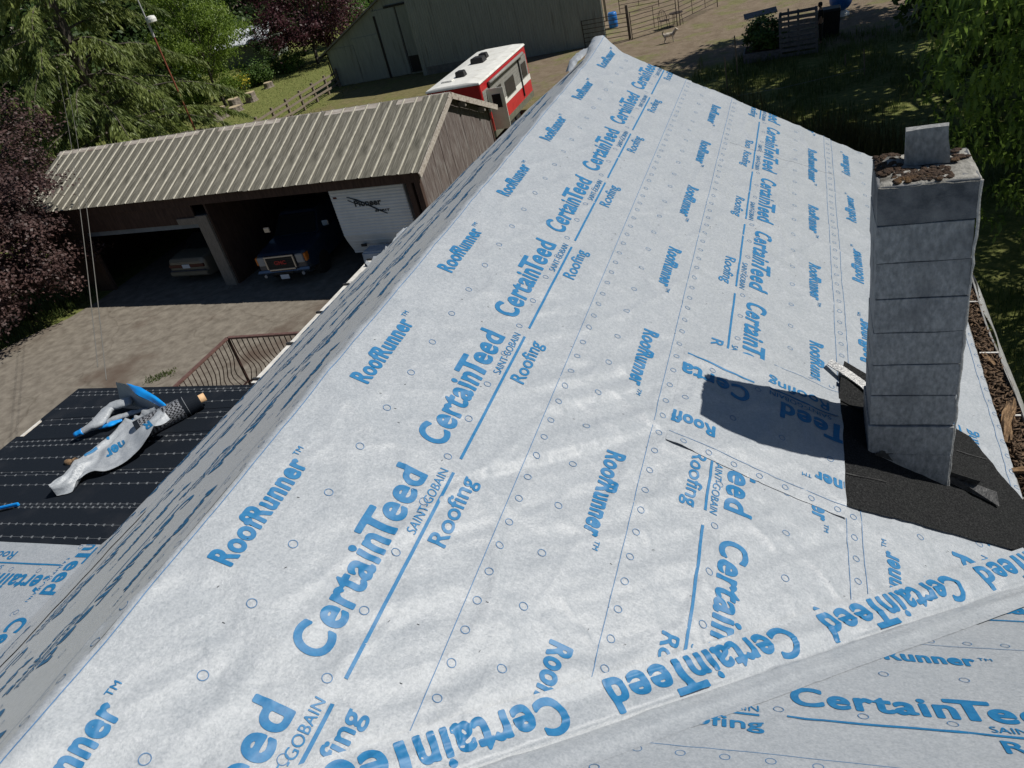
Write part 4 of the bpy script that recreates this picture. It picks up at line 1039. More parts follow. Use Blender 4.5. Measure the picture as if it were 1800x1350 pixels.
# gable boards on the side that faces the house
gb = .30; y = WY
while y < 5.85:
    y1 = min(y + gb - .006, 5.9); def_z = lambda q: EZ + (RZs - EZ) * (1 - abs(q - RUN) / RUN) - .07
    b = MB(); j = random.uniform(-.006, .006)
    b.add([(-.22 + j, y, .05), (-.22 + j, y1, .05), (-.22 + j, y1, def_z(y1)), (-.22 + j, y, def_z(y)), (-.25 + j, y, .05), (-.25 + j, y1, .05), (-.25 + j, y1, def_z(y1)), (-.25 + j, y, def_z(y))],
          [(0, 1, 2, 3), (7, 6, 5, 4), (0, 4, 5, 1), (1, 5, 6, 2), (2, 6, 7, 3), (3, 7, 4, 0)])
    sp(b, 'gable_board', M['plywood_red']); y += gb
for s in (0, 1):
    yA, yB = (0 - .03, RUN) if not s else (2 * RUN + .05, RUN)
    b = MB(); b.bar((.02, yA, EZ - .07), (.02, yB, RZs - .07), .035, .17); sp(b, 'barge_board', M['dirtywhite'])
for yy_ in (3.9, 5.2): b = MB(); b.bx(-.22, .0, yy_ - .05, yy_ + .05, EZ + (RZs - EZ) * (1 - (yy_ - RUN) / RUN) - .27, EZ + (RZs - EZ) * (1 - (yy_ - RUN) / RUN) - .12); sp(b, 'outrigger_block', M['trim'])

# ------------------------------------------------------------------ vehicles
def vmat(name, c, rough=.35, metal=0., coat=.6): return pm(name, tuple(x * .9 for x in c), c, 3, rough, metal=metal, coat=coat)
M['navy'] = vmat('navy_car_paint', (.018, .032, .06)); M['champagne'] = vmat('champagne_car_paint', (.20, .18, .135), .4)
M['chrome'] = pm('chrome', (.36, .37, .39), None, rough=.18, metal=1.0); M['tyre'] = pm('tyre_rubber', (.012, .012, .013), (.022, .022, .022), 30, .85)
M['glass'] = pm('dark_glass', (.012, .015, .018), None, rough=.08, spec=.6); M['lamp'] = pm('lamp_lens', (.26, .28, .30), None, rough=.12, spec=.6)
M['amber'] = pm('amber_lens', (.55, .16, .02), None, rough=.2); M['redlens'] = pm('red_lens', (.07, .010, .009), None, rough=.2); M['plate'] = pm('licence_plate', (.52, .58, .66), (.62, .66, .72), 30, .4)
M['blackplastic'] = pm('black_plastic', (.012, .012, .013), (.02, .02, .021), 20, .6); M['gmcred'] = pm('red_badge', (.45, .03, .03), None, rough=.3)
def wheel(root, x, y, r, w, side):
    b = MB(); b.lathe([(r * .62, -w / 2), (r * .93, -w / 2), (r, -w * .3), (r, w * .3), (r * .93, w / 2), (r * .62, w / 2)], (x, y, r), 26, 'x'); t = b.build('wheel', M['tyre'], root, smooth=False)
    b = MB(); b.lathe([(r * .6, -w * .42), (r * .6, w * .42), (r * .5, w * .30), (r * .12, w * .36)], (x, y, r), 20, 'x')
    for k in range(6):
        a = k * math.pi / 3; b.bar((x + side * w * .4, y, r), (x + side * w * .4, y + math.cos(a) * r * .55, r + math.sin(a) * r * .55), .05, .04, (1, 0, 0))
    b.build('rim', M['chrome'], t)
def vtext(txt, L, cap, bold, mat, loc, rx, rz, parent, name='badge', depth=.012):
    V, F = text2d(txt, L, cap, bold, 1.05, .4); v3 = np.c_[V - [L / 2, 0], np.zeros(len(V))]
    o = obj_np(name, np.concatenate([v3, v3 + [0, 0, depth]]), np.concatenate([F[:, ::-1], F + len(v3)]), mat, parent); o.location = loc; o.rotation_euler = (rx, 0, rz); return o
# pickup: nose at -y
tr = empty('pickup_truck', (-16.08, 19.25, 0), RAD(3)); tag(tr, 'dark blue pickup truck with chrome grille nosed out of the shed', 'pickup truck')
b = MB()
def sec(y, w, z0, z1, zs=None):
    h = w / 2; return [(-h, y, z0), (-h * 1.0, y, (z0 + z1) / 2), (-h * .97, y, z1 - .08), (-h * .88, y, z1), (h * .88, y, z1), (h * .97, y, z1 - .08), (h, y, (z0 + z1) / 2), (h, y, z0)]
b.loft([sec(.10, 1.78, .55, 1.10), sec(.22, 1.94, .50, 1.17), sec(.7, 2.0, .45, 1.21), sec(1.55, 2.02, .42, 1.26), sec(3.6, 2.02, .42, 1.28), sec(5.6, 2.02, .45, 1.28)])
b.build('body', M['navy'], tr, smooth=False, bevel=.02)
b = MB(); b.loft([[(-.86, 1.35, 1.24), (.86, 1.35, 1.24), (.86, 3.55, 1.24), (-.86, 3.55, 1.24)], [(-.72, 2.0, 1.86), (.72, 2.0, 1.86), (.72, 3.35, 1.88), (-.72, 3.35, 1.88)]]); b.build('cab', M['navy'], tr, bevel=.04)
b = MB(); b.loft([[(-.80, 1.355, 1.30), (.80, 1.355, 1.30), (.80, 1.38, 1.30), (-.80, 1.38, 1.30)], [(-.68, 1.90, 1.80), (.68, 1.90, 1.80), (.68, 1.94, 1.80), (-.68, 1.94, 1.80)]]); b.build('windscreen', M['glass'], tr)
b = MB(); b.bx(-.50, .50, .03, .12, .68, 1.08); gr = b.build('grille', M['blackplastic'], tr)
for k in range(5): b = MB(); b.bx(-.49, .49, .015, .03, .72 + k * .075, .74 + k * .075); b.build('grille_bar', M['blackplastic'], gr)
for x0, x1, z0, z1 in ((-.56, .56, 1.08, 1.13), (-.50, .50, .63, .68), (-.56, -.50, .68, 1.08), (.50, .56, .68, 1.08)): b = MB(); b.bx(x0, x1, .0, .09, z0, z1); b.build('grille_surround', M['chrome'], gr, bevel=.01)
vtext('GMC', .44, .13, .03, M['gmcred'], (0, .012, .83), math.pi / 2, 0, tr)
for s in (-1, 1):
    b = MB(); b.bx(s * .585, s * .87, .06, .2, .80, 1.10); hl = b.build('headlight', M['lamp'], tr, bevel=.02)
    b = MB(); b.bx(s * .875, s * .965, .10, .3, .82, 1.09); b.build('indicator', M['amber'], tr, bevel=.015)
    b = MB(); b.lathe([(.055, 0), (.055, .03)], (s * .72, -.02, .46), 14, 'y'); b.build('fog_lamp', M['lamp'], tr)
    b = MB(); b.bx(s * 1.03, s * 1.27, 1.55, 1.66, 1.38, 1.56); b.build('side_mirror', M['chrome'], tr, bevel=.02)
    for y in (.98, 4.55): wheel(tr, s * .88, y, .39, .27, s)
b = MB(); b.loft([[(-.98, .12, .42), (.98, .12, .42), (.98, .30, .42), (-.98, .30, .42)], [(-.99, .02, .50), (.99, .02, .50), (.99, .30, .50), (-.99, .30, .50)], [(-.99, .0, .58), (.99, .0, .58), (.99, .30, .60), (-.99, .30, .60)], [(-.97, .06, .64), (.97, .06, .64), (.97, .3, .65), (-.97, .3, .65)]]); bp = b.build('bumper', M['chrome'], tr, bevel=.01)
b = MB(); b.bx(-.36, .36, -.02, .02, .50, .56); b.build('bumper_slot', M['blackplastic'], bp)
b = MB(); b.bx(-.16, .16, -.03, -.018, .33, .48); b.build('licence_plate', M['plate'], tr)
# sedan: tail at -y
car = empty('sedan_car', (-20.68, 20.0, 0), RAD(-2)); tag(car, 'champagne sedan parked tail out in the garage bay', 'car')
b = MB()
b.loft([sec(.02, 1.56, .42, .86), sec(.12, 1.72, .30, .98), sec(.75, 1.78, .25, 1.02), sec(2.4, 1.80, .22, .98), sec(3.9, 1.74, .25, .90), sec(4.5, 1.5, .35, .70)]); b.build('body', M['champagne'], car, bevel=.02)
b = MB(); b.loft([[(-.76, .85, .98), (.76, .85, .98), (.76, 3.3, .96), (-.76, 3.3, .96)], [(-.58, 1.45, 1.40), (.58, 1.45, 1.40), (.58, 2.6, 1.41), (-.58, 2.6, 1.41)]]); b.build('cabin', M['glass'], car, bevel=.03)
b = MB(); b.bx(-.80, .80, .0, .10, .68, .80); b.build('tail_light', M['redlens'], car, bevel=.01)
b = MB(); b.bx(-.17, .17, -.012, .02, .66, .80); b.build('licence_plate', M['plate'], car)
b = MB(); b.loft([[(-.84, .1, .30), (.84, .1, .30), (.84, .3, .3), (-.84, .3, .3)], [(-.86, -.03, .40), (.86, -.03, .40), (.86, .3, .4), (-.86, .3, .4)], [(-.86, -.03, .54), (.86, -.03, .54), (.86, .3, .54), (-.86, .3, .54)]]); b.build('bumper', M['champagne'], car, bevel=.02)
b = MB(); b.bx(-.84, .84, -.04, .0, .55, .59); b.build('bumper_strip', M['navy'], car)
for s in (-1, 1):
    for y in (.95, 3.6): wheel(car, s * .76, y, .31, .2, s)
# travel trailer in the right bay
M['alu'] = pm('white_ribbed_siding', (.60, .63, .65), (.68, .71, .73), 3, .5); M['decal'] = pm('dark_decal', (.02, .028, .035), None, rough=.5)
pt = empty('travel_trailer', (-12.42, 19.75, 0), RAD(-2.8)); tag(pt, 'white ribbed travel trailer with swirl lettering backed into the shed', 'trailer')
W2 = 1.33
prof = [(.62, .62), (.25, .62 + .10), (.06, 1.15), (0, 1.35), (0, 2.85), (.10, 2.98)]
b = MB(); b.prism([(y, z) for y, z in prof] + [(4.8, 2.98), (4.8, .62)], 0, -W2, W2); b.build('body', M['alu'], pt, bevel=.015)
for k in range(15):
    z = 1.36 + k * .098; b = MB(); b.prism([(-.016, z + .012), (-.016, z + .03), (.01, z + .085), (.01, z)], 0, -W2 + .015, W2 - .015); b.build('siding_rib', M['alu'], pt)
for k in range(5):
    t = k / 5; y = .06 + (0 - .06) * t; z = 1.15 + .2 * t - .5 + k * .08; yy_ = np.interp(z, [.72, 1.15, 1.35], [.25, .06, 0]); b = MB(); b.bar((-W2 + .02, yy_ - .008, z + .05), (W2 - .02, yy_ - .008, z + .05), .02, .055); b.build('siding_rib', M['alu'], pt)
vtext('Pioneer', .95, .19, .03, M['decal'], (-.05, -.012, 2.30), math.pi / 2, 0, pt, 'lettering', .01)
vtext('SPIRIT', .52, .07, .02, M['decal'], (.38, -.012, 2.08), math.pi / 2, 0, pt, 'lettering', .01)
b = MB(); t = np.linspace(0, 1, 26)
sw = np.stack([-.72 + 1.25 * t, np.full(26, -.022), 2.52 + .10 * np.sin(t * 3.1 + 1.2) - .42 * t], 1); b.tube(sw, .012 + .012 * np.sin(t * math.pi), 6)
sw = np.stack([-.72 + .5 * t, np.full(26, -.022), 2.52 - .17 * np.sin(t * 1.6)], 1); b.tube(sw, .012, 6); b.build('swirl_decal', M['decal'], pt)
b = MB(); b.bx(-1.22, -1.10, -.02, .0, 2.60, 2.66); b.build('marker_lamp', M['redlens'], pt)
b = MB(); b.bx(-.80, -.62, -.03, .03, .98, 1.06); b.build('marker_lamp', M['blackplastic'], pt)
for s in (-1, 1): wheel(pt, s * 1.2, 2.9, .33, .2, s)
b = MB(); b.bar((-.8, .6, .5), (0, -.95, .5), .08, .1); b.bar((.8, .6, .5), (0, -.95, .5), .08, .1); b.build('hitch_frame', M['blackplastic'], pt)
M['paleblue'] = pm('pale_plastic', (.30, .36, .44), (.36, .42, .50), 4, .5)
b = MB(); b.loft([[(-.42, -.75, .56), (.42, -.75, .56), (.42, -.12, .56), (-.42, -.12, .56)], [(-.40, -.70, 1.08), (.40, -.70, 1.08), (.40, -.16, 1.08), (-.40, -.16, 1.08)]]); b.build('gas_bottle_cover', M['paleblue'], pt, bevel=.05)
# white hose on the corner post
hz = empty('white_hose', (-11.0, 19.3, 0)); tag(hz, 'white hose hanging beside the right corner of the shed', 'hose')
b = MB(); p0 = np.array(at(706, 316, 2.9)); b.tube([p0, p0 + [.05, -.02, -.7], p0 + [.02, -.03, -1.5], p0 + [.12, -.06, -2.3], p0 + [.2, -.1, -2.85]], .022, 8); rpart(b.build('hose_line', M['paint_white'], smooth=True), hz)

# ------------------------------------------------------------------ red vintage trailer behind the shed
M['redpaint'] = pm('red_trailer_paint', (.42, .016, .022), (.52, .022, .028), 3, .4, coat=.3); M['whitepaint'] = pm('white_trailer_paint', (.66, .66, .62), (.76, .76, .72), 3, .45, c3=(.58, .57, .52), scale3=2, w3=.55)
M['greypaint'] = pm('grey_trailer_paint', (.20, .20, .185), (.27, .27, .25), 6, .5); M['skirt'] = pm('olive_skirt', (.10, .10, .075), (.15, .15, .115), 6, .6)
rv = empty('red_trailer', (-13.68, 30.6, 0), RAD(.4)); tag(rv, 'red and white camper trailer with white roof behind the shed', 'trailer')
b = MB(); b.bx(-1.2, 1.2, .03, 6.75, .55, 2.90); b.build('body', M['redpaint'], rv, bevel=.03)
b = MB(); b.loft([[(-1.24, -.03, 2.90), (1.24, -.03, 2.90), (1.24, 6.8, 2.90), (-1.24, 6.8, 2.90)], [(-1.2, .0, 2.98), (1.2, .0, 2.98), (1.2, 6.77, 2.98), (-1.2, 6.77, 2.98)], [(-.7, .05, 3.04), (.7, .05, 3.04), (.7, 6.7, 3.04), (-.7, 6.7, 3.04)]]); b.build('roof', M['whitepaint'], rv, bevel=.012)
def side(y0, y1, z0, z1, mat, nm, out=.012): b = MB(); b.bx(1.2 + .001, 1.2 + out, y0, y1, z0, z1); return b.build(nm, mat, rv)
zz = 1.62
for k in range(8): side(.15, 6.6, zz + k * .12, zz + k * .12 + .108, M['greypaint'], 'siding_strip', .014 + .003 * (k % 2))
side(.9, 6.72, 1.36, 1.615, M['whitepaint'], 'white_band', .02)
for k in range(5): side(.15, 6.72, .82 + k * .106, .82 + k * .106 + .1, M['redpaint'], 'siding_strip', .012)
side(.15, 6.72, .56, .815, M['skirt'], 'skirt_panel', .03)
for y0, y1, z0, z1 in ((2.95, 4.3, 1.55, 2.2), (5.6, 6.35, 1.68, 2.3), (1.9, 2.45, 1.85, 2.3)): w = side(y0, y1, z0, z1, M['glass'], 'window', .035); b = MB(); b.bx(1.2, 1.225, y0 - .04, y1 + .04, z0 - .05, z0 - .005); b.build('window_sill', M['greypaint'], w)
b = MB(); b.bx(1.235, 1.95, .62, .66, .85, 2.55); d_ = b.build('door', M['whitepaint'], rv, bevel=.01); b = MB(); b.bx(1.40, 1.78, .605, .618, 1.75, 2.3); b.build('door_window', M['glass'], d_)
b = MB(); b.tube([(1.32, .9, 2.72), (1.32, 5.9, 2.72)], .075, 12); b.build('awning_roll', M['greypaint'], rv, smooth=True)
for y in (.95, 5.3): b = MB(); b.bx(1.215, 1.27, y - .05, y + .05, .95, 2.75); b.build('awning_arm', M['blackplastic'], rv)
for y, s in ((1.55, .42), (3.9, .62), (4.65, .40)): b = MB(); b.loft([[(-.1 - s / 2, y - s / 2, 3.03), (-.1 + s / 2, y - s / 2, 3.03), (-.1 + s / 2, y + s / 2, 3.03), (-.1 - s / 2, y + s / 2, 3.03)], [(-.1 - s * .46, y - s * .46, 3.27), (-.1 + s * .46, y - s * .46, 3.27), (-.1 + s * .36, y + s * .4, 3.27), (-.1 - s * .36, y + s * .4, 3.27)]]); b.build('roof_unit', M['blackplastic'], rv, bevel=.02)
b = MB(); b.bx(-.75, -.25, .75, 1.1, 3.03, 3.10); b.build('roof_hatch', M['whitepaint'], rv, bevel=.02)
for s in (-1, 1):
    for y in (3.1, 3.95): wheel(rv, s * 1.1, y, .33, .2, s)
b = MB(); b.bx(1.25, 1.75, .95, 1.45, .36, .40); b.bx(1.25, 1.75, .95, .99, .1, .36); b.bx(1.25, 1.75, 1.41, 1.45, .1, .36); b.build('step', M['blackplastic'], rv)
t = np.linspace(0, 1, 14); b = MB(); b.tube(np.stack([np.full(14, 1.222), 2.6 - .9 * t, 1.12 + .12 * np.sin(t * 9) * (1 - t * .5)], 1), .022, 6); b.build('white_script', M['whitepaint'], rv)
b = MB(); b.bar((-.7, .1, .5), (0, -1.1, .48), .08, .1); b.bar((.7, .1, .5), (0, -1.1, .48), .08, .1); b.build('hitch_frame', M['blackplastic'], rv)

# ------------------------------------------------------------------ barn
M['barnmetal'] = pm('grey_green_barn_metal', (.24, .27, .235), (.31, .34, .30), 2.0, .75, .25, 20, stretch=(6, 6, .5), c3=(.20, .215, .185), scale3=.8, w3=.56)
M['barnbase'] = pm('dusty_wall_base', (.13, .135, .12), (.19, .19, .17), 4, .9)
M['barnroof'] = pm('old_barn_roof', (.15, .15, .14), (.21, .21, .195), 3, .6)
barn = empty('barn', (-24.0, 49.75, 0), RAD(0)); tag(barn, 'tall grey green metal barn with a lean-to on its left', 'barn')
BW = 12.6; px = [0, 1.55, 4.3, 7.2, 10.1, BW]
for k in range(len(px) - 1):
    b = MB(); n_ = int((px[k + 1] - px[k]) / .16)
    w = (px[k + 1] - px[k] - .03) / n_
    secs = []
    v = []; f = []
    for j in range(n_ + 1):
        for dx, d in ((0, 0), (w * .3, 0), (w * .4, -.022), (w * .9, -.022)):
            if j == n_ and dx > 0: continue
            v.append((px[k] + j * w + dx, d, .0)); v.append((px[k] + j * w + dx, d, 7.2))
    for j in range(len(v) // 2 - 1): f.append((2 * j, 2 * j + 2, 2 * j + 3, 2 * j + 1))
    b.add(v, f); b.build('wall_panel', M['barnmetal'], barn, fix=False)
b = MB(); b.prism([(0, .03), (BW, .03), (BW - 3.4, 12), (0, 12)], 2, 0, 7.15); b.build('wall', M['barnmetal'], barn)
b = MB(); b.bx(.4, 4.0, -.05, -.026, 0, .5); b.build('base_board', M['barnbase'], barn)
b = MB(); b.prism([(-.4, 7.05), (BW / 2, 10.0), (BW + .4, 7.05), (BW + .4, 7.2), (BW / 2, 10.2), (-.4, 7.2)], 1, -.4, 12.4); b.build('roof', M['barnroof'], barn)
b = MB(); b.prism([(0, 7.1), (BW / 2, 10.0), (BW, 7.1)], 1, .05, .2); b.build('gable_wall', M['barnmetal'], barn)
LX, LY = -7.55, 1.35
lean = lambda x: 2.35 + (x - LX) * .49
for x0, x1 in ((LX, -3.1), (-3.05, -.03)):
    b = MB(); b.add([(x0, LY, 0), (x1, LY, 0), (x1, LY, lean(x1)), (x0, LY, lean(x0)), (x0, LY + .08, 0), (x1, LY + .08, 0), (x1, LY + .08, lean(x1)), (x0, LY + .08, lean(x0))], [(0, 1, 2, 3), (7, 6, 5, 4), (0, 4, 5, 1), (1, 5, 6, 2), (2, 6, 7, 3), (3, 7, 4, 0)]); b.build('wall', M['barnmetal'], barn)
b = MB(); b.bx(LX, LX + .08, LY, 11, 0, 2.3); b.build('wall', M['barnmetal'], barn)
b = MB(); b.add([(LX - .35, LY - .4, lean(LX - .35) + .03), (-.0, LY - .4, lean(0) + .03), (-.0, 11, lean(0) + .03), (LX - .35, 11, lean(LX - .35) + .03), (LX - .35, LY - .4, lean(LX - .35) + .12), (0, LY - .4, lean(0) + .12), (0, 11, lean(0) + .12), (LX - .35, 11, lean(LX - .35) + .12)], BOXF); b.build('lean_to_roof', M['barnroof'], barn)
b = MB(); b.bx(LX + .3, -5.3, LY - .05, LY - .01, .05, 2.5); b.build('door', M['barnmetal'], barn); b = MB(); b.bx(-5.28, -3.2, LY - .05, LY - .01, .05, 2.9); b.build('door', M['barnmetal'], barn)
b = MB(); b.bx(-3.18, -1.5, LY - .08, LY - .01, .05, 4.3); b.build('sliding_door', M['barnmetal'], barn); b = MB(); b.bx(-2.2, -.5, LY - .1, LY - .05, 4.32, 4.45); b.build('door_track', M['blackplastic'], barn)
b = MB(); b.bx(-3.15, -3.0, LY - .12, LY + .0, 0, 4.0); b.build('post', M['blackplastic'], barn)
b = MB(); b.bx(-1.45, -1.40, LY - .03, LY - .01, .1, 4.3); b.bx(-1.35, -.6, LY - .06, LY - .0, .1, 1.15); b.build('door_opening', M['blackplastic'], barn)
b = MB(); b.tube([(LX - .38, LY - .38, 2.2), (LX - .35, LY - .36, 1.95), (LX - .05, LY - .08, 1.75), (LX - .04, LY - .06, .1)], .05, 8); b.build('downspout', M['blackplastic'], barn)
b = MB(); b.bx(LX - .5, LX - .35, LY - .42, 11, 2.12, 2.24); b.build('gutter', M['blackplastic'], barn)

# ------------------------------------------------------------------ vegetation
M['bark'] = pm('grey_bark', (.055, .045, .036), (.11, .095, .08), 8, .95, .8, 30, stretch=(1, 1, .3), bdist=.02)
M['barkpale'] = pm('pale_bark', (.16, .14, .12), (.30, .28, .25), 8, .9, .5, 30)
M['l_cedar'] = leafmat('cedar_needles', (0.078, 0.118, 0.033), (0.276, 0.328, 0.095), 0.42, .35)
M['l_purple'] = leafmat('purple_leaves', (.028, .016, .016), (.135, .080, .072), .30, 1.1)
M['l_plum'] = leafmat('plum_leaves', (0.030, 0.014, 0.016), (0.113, 0.041, 0.051), 0.40, 1.2)
M['l_birch'] = leafmat('birch_leaves', (0.111, 0.186, 0.024), (0.238, 0.327, 0.059), 0.50, .8)
M['l_green'] = leafmat('green_leaves', (0.051, 0.115, 0.025), (0.148, 0.238, 0.055), 0.45, .6)
M['l_dark'] = leafmat('dark_leaves', (0.024, 0.055, 0.015), (0.083, 0.129, 0.038), 0.38, .6)
M['l_light'] = leafmat('light_leaves', (0.081, 0.161, 0.020), (0.209, 0.290, 0.048), .4, .8)
M['l_chest'] = leafmat('drooping_leaves', (0.077, 0.143, 0.026), (0.220, 0.319, 0.062), 0.50, .9, .38)
M['l_grass'] = leafmat('grass_blades', (0.042, 0.077, 0.017), (0.140, 0.175, 0.049), .35, 1.2)
M['l_weed'] = leafmat('weed_stems', (.045, .055, .016), (.15, .13, .05), .3, 2.0)
M['l_lawn'] = leafmat('lawn_blades', (.12, .15, .04), (.28, .27, .10), .3, .6)
M['flower'] = pm('yellow_flowers', (.55, .42, .03), (.68, .52, .05), 9, .7)
def unit(v): return v / (np.linalg.norm(v, axis=-1, keepdims=True) + 1e-9)
def leaf_quads(C, U, V):          # diamonds: centre, half length vector, half width vector
    n = len(C); v = np.stack([C - U, C + V - U * .1, C + U, C - V - U * .1], 1).reshape(-1, 3)
    return v, np.arange(n * 4).reshape(n, 4)
def rdir(n, r): return unit(r.normal(size=(n, 3)))
def limb(mbx, a, b, r0, r1, r, sag=.0, n=6):
    a = np.array(a, float); b = np.array(b, float); t = np.linspace(0, 1, n)[:, None]
    p = a + (b - a) * t + np.array([0, 0, 1]) * (sag * np.sin(t * math.pi)) + r.normal(size=(n, 3)) * .03 * np.linalg.norm(b - a) * np.sin(t * math.pi)
    mbx.tube(p, np.linspace(r0, r1, n), 7)
def tree(name, label, base, cc, cr, nclump, nleaf, leaf, lm, bark='bark', seed=1, tr=.15, group=None, cat='tree', rc=(.5, .9), droop=0.0, hollow=.45, top=None, stems=1):
    r = np.random.default_rng(seed); base = np.array(base, float); cc = np.array(cc, float); cr = np.array(cr, float)
    root = empty(name, tuple(base)); tag(root, label, cat, group)
    d = rdir(nclump, r); rad = hollow + (1 - hollow) * r.random(nclump) ** .6
    lump = 1 + .22 * np.sin(d[:, 0] * 4.1 + seed) * np.cos(d[:, 1] * 3.7 + seed * 2) + .15 * np.sin(d[:, 2] * 6 + seed)
    cl = cc + d * (rad * lump)[:, None] * cr
    cl[:, 2] = np.maximum(cl[:, 2], .25)
    per = np.maximum(3, (nleaf / nclump * r.uniform(.5, 1.5, nclump))).astype(int)
    idx = np.repeat(np.arange(nclump), per); n = len(idx)
    rcl = r.uniform(rc[0], rc[1], nclump)
    off = r.normal(size=(n, 3)) * .5; off[:, 2] *= .75
    C = cl[idx] + off * rcl[idx][:, None]
    C[:, 2] = np.maximum(C[:, 2], .05)
    up = unit(unit(C - cc) * .6 + np.array([0, 0, .8]) + r.normal(size=(n, 3)) * .55)
    u = unit(np.cross(up, rdir(n, r)) + np.array([0, 0, -droop])); v = unit(np.cross(up, u))
    L = leaf[0] * r.uniform(.6, 1.3, n)[:, None]; W = leaf[1] * r.uniform(.6, 1.3, n)[:, None]
    vv, ff = leaf_quads(C - base, u * L / 2, v * W / 2)
    obj_np('crown', vv, ff, M[lm], root)
    if tr > 0:
        mbx = MB()
        for s in range(stems):
            o_ = np.array([r.normal() * .1, r.normal() * .1, 0]) * (stems > 1)
            hub = (cc - base) * .75 + np.array([r.normal() * .25, r.normal() * .25, 0]) * (1 + (stems > 1) * 2)
            limb(mbx, o_ - [0, 0, .1], hub, tr, tr * .5, r, n=7)
            for k in r.choice(nclump, min(nclump, 16), replace=False):
                f = r.uniform(.45, 1.0); limb(mbx, o_ + (hub - o_) * f, cl[k] - base, tr * .32, tr * .05, r, .1)
        mbx.build('trunk', M[bark], root, smooth=True, fix=False)
    return root
def cedar(name, label, base, h, R0, seed, nb=90):
    r = np.random.default_rng(seed); root = empty(name, base); tag(root, label, 'tree')
    mbx = MB(); mbx.tube([(0, 0, -.1), (.1, .05, h * .4), (0, .1, h * .8), (0, 0, h)], [.42, .32, .16, .03], 10)
    Cs, Us, Vs = [], [], []; wood = MB()
    for k in range(nb):
        z = h * (.05 + .93 * (k + r.random()) / nb); fr = 1 - z / h
        L = R0 * (fr ** .75) * r.uniform(.65, 1.12) + .4; a = k * 2.39996 + r.normal() * .25
        dh = np.array([math.cos(a), math.sin(a), 0]); n = 12; t = np.linspace(0, 1, n)
        rise = r.uniform(.02, .16) * L; fall = r.uniform(.22, .42) * L
        P = np.array([0, 0, z]) + dh * (L * t)[:, None] + np.array([0, 0, 1]) * (rise * np.sin(t * 2.0) - fall * t ** 2.6)[:, None]
        side = np.array([-dh[1], dh[0], 0]); P = P + side * (r.normal() * .08 * L * t ** 2)[:, None]
        wood.tube(P, np.linspace(.05 + .03 * fr, .008, n), 5)
        m = int(70 * L / R0) + 24
        tt = r.uniform(.08, 1.0, m) ** .75
        for q in tt:
            p = np.array([np.interp(q, t, P[:, c]) for c in range(3)])
            sgn = r.choice([-1, 1]); tw = (1.5 * (1 - q) + .45) * r.uniform(.5, 1.1) * (L / R0 * .8 + .35)
            dd = unit(dh * r.uniform(.35, .9) + side * sgn * r.uniform(.2, 1.0))
            drop = r.uniform(.45, 1.0)
            nn = max(9, int(tw * 24)); s = np.sort(r.random(nn))
            c = p + dd * (tw * s)[:, None] + np.array([0, 0, -1]) * (drop * tw * s ** 1.7)[:, None] + r.normal(size=(nn, 3)) * .03
            u = unit(dd * r.uniform(.2, .6) + np.array([0, 0, -1.0]) * r.uniform(.6, 1.2) + r.normal(size=(nn, 3)) * .2)
            ln = r.uniform(.14, .34, nn)[:, None]; v = unit(np.cross(u, rdir(nn, r)))
            Cs.append(c + u * ln * .4); Us.append(u * ln * .6); Vs.append(v * r.uniform(.022, .045, nn)[:, None])
    vv, ff = leaf_quads(np.concatenate(Cs), np.concatenate(Us), np.concatenate(Vs))
    obj_np('crown', vv, ff, M['l_cedar'], root); mbx.build('trunk', M['bark'], root, smooth=True); wood.build('branches', M['bark'], root, smooth=True, fix=False)
    return root
cedar('cedar_tree', 'big weeping conifer with drooping sprays behind the shed roof', (-35.3, 33.6, 0), 21, 8.2, 4, 105)
tree('maple_tree', 'dark purple leaved tree overlapping the left end of the shed', (-27.3, 18.2, 0), (-26.5, 17.4, 3.3), (2.9, 2.9, 2.8), 300, 52000, (.12, .095), 'l_purple', seed=5, tr=.16, rc=(.35, .7), hollow=.5)
tree('purple_bush', 'purple leaved shrub peeping out between conifer and maple', (-31.8, 24.5, 0), (-31.6, 24.5, 4.6), (2.2, 2.0, 2.2), 80, 6000, (.14, .11), 'l_purple', seed=6, tr=.1, rc=(.3, .6))
bb = at(398, 186)
tree('birch_tree', 'airy bright green birch on the lawn beside the tree stumps', bb, bb + [-.5, .3, 5.2], (3.3, 3.2, 4.2), 190, 22000, (.17, .11), 'l_birch', seed=8, tr=.14, rc=(.45, .9), droop=.9, hollow=.3)
tree('young_tree', 'yellow green young tree right behind the lamp pole', at(330, 120), at(330, 120) + [0, 0, 6.0], (4.5, 4.0, 5.2), 180, 15000, (.24, .18), 'l_light', seed=9, tr=.14, rc=(.6, 1.1))
pb_ = at(560, 112)
tree('plum_tree', 'wide dark purple plum tree beyond the lawn left of the barn', pb_, pb_ + [0, 1.0, 4.6], (4.8, 4.6, 3.7), 200, 18000, (.22, .17), 'l_plum', seed=10, tr=.18, rc=(.6, 1.1))
q_ = at(640, 66)
tree('green_tree', 'mid green tree right behind the lean-to roof of the barn', q_, q_ + [-1.5, 0, 3.6], (2.8, 2.6, 2.8), 110, 9000, (.2, .16), 'l_green', seed=11, tr=.14, rc=(.5, .9))
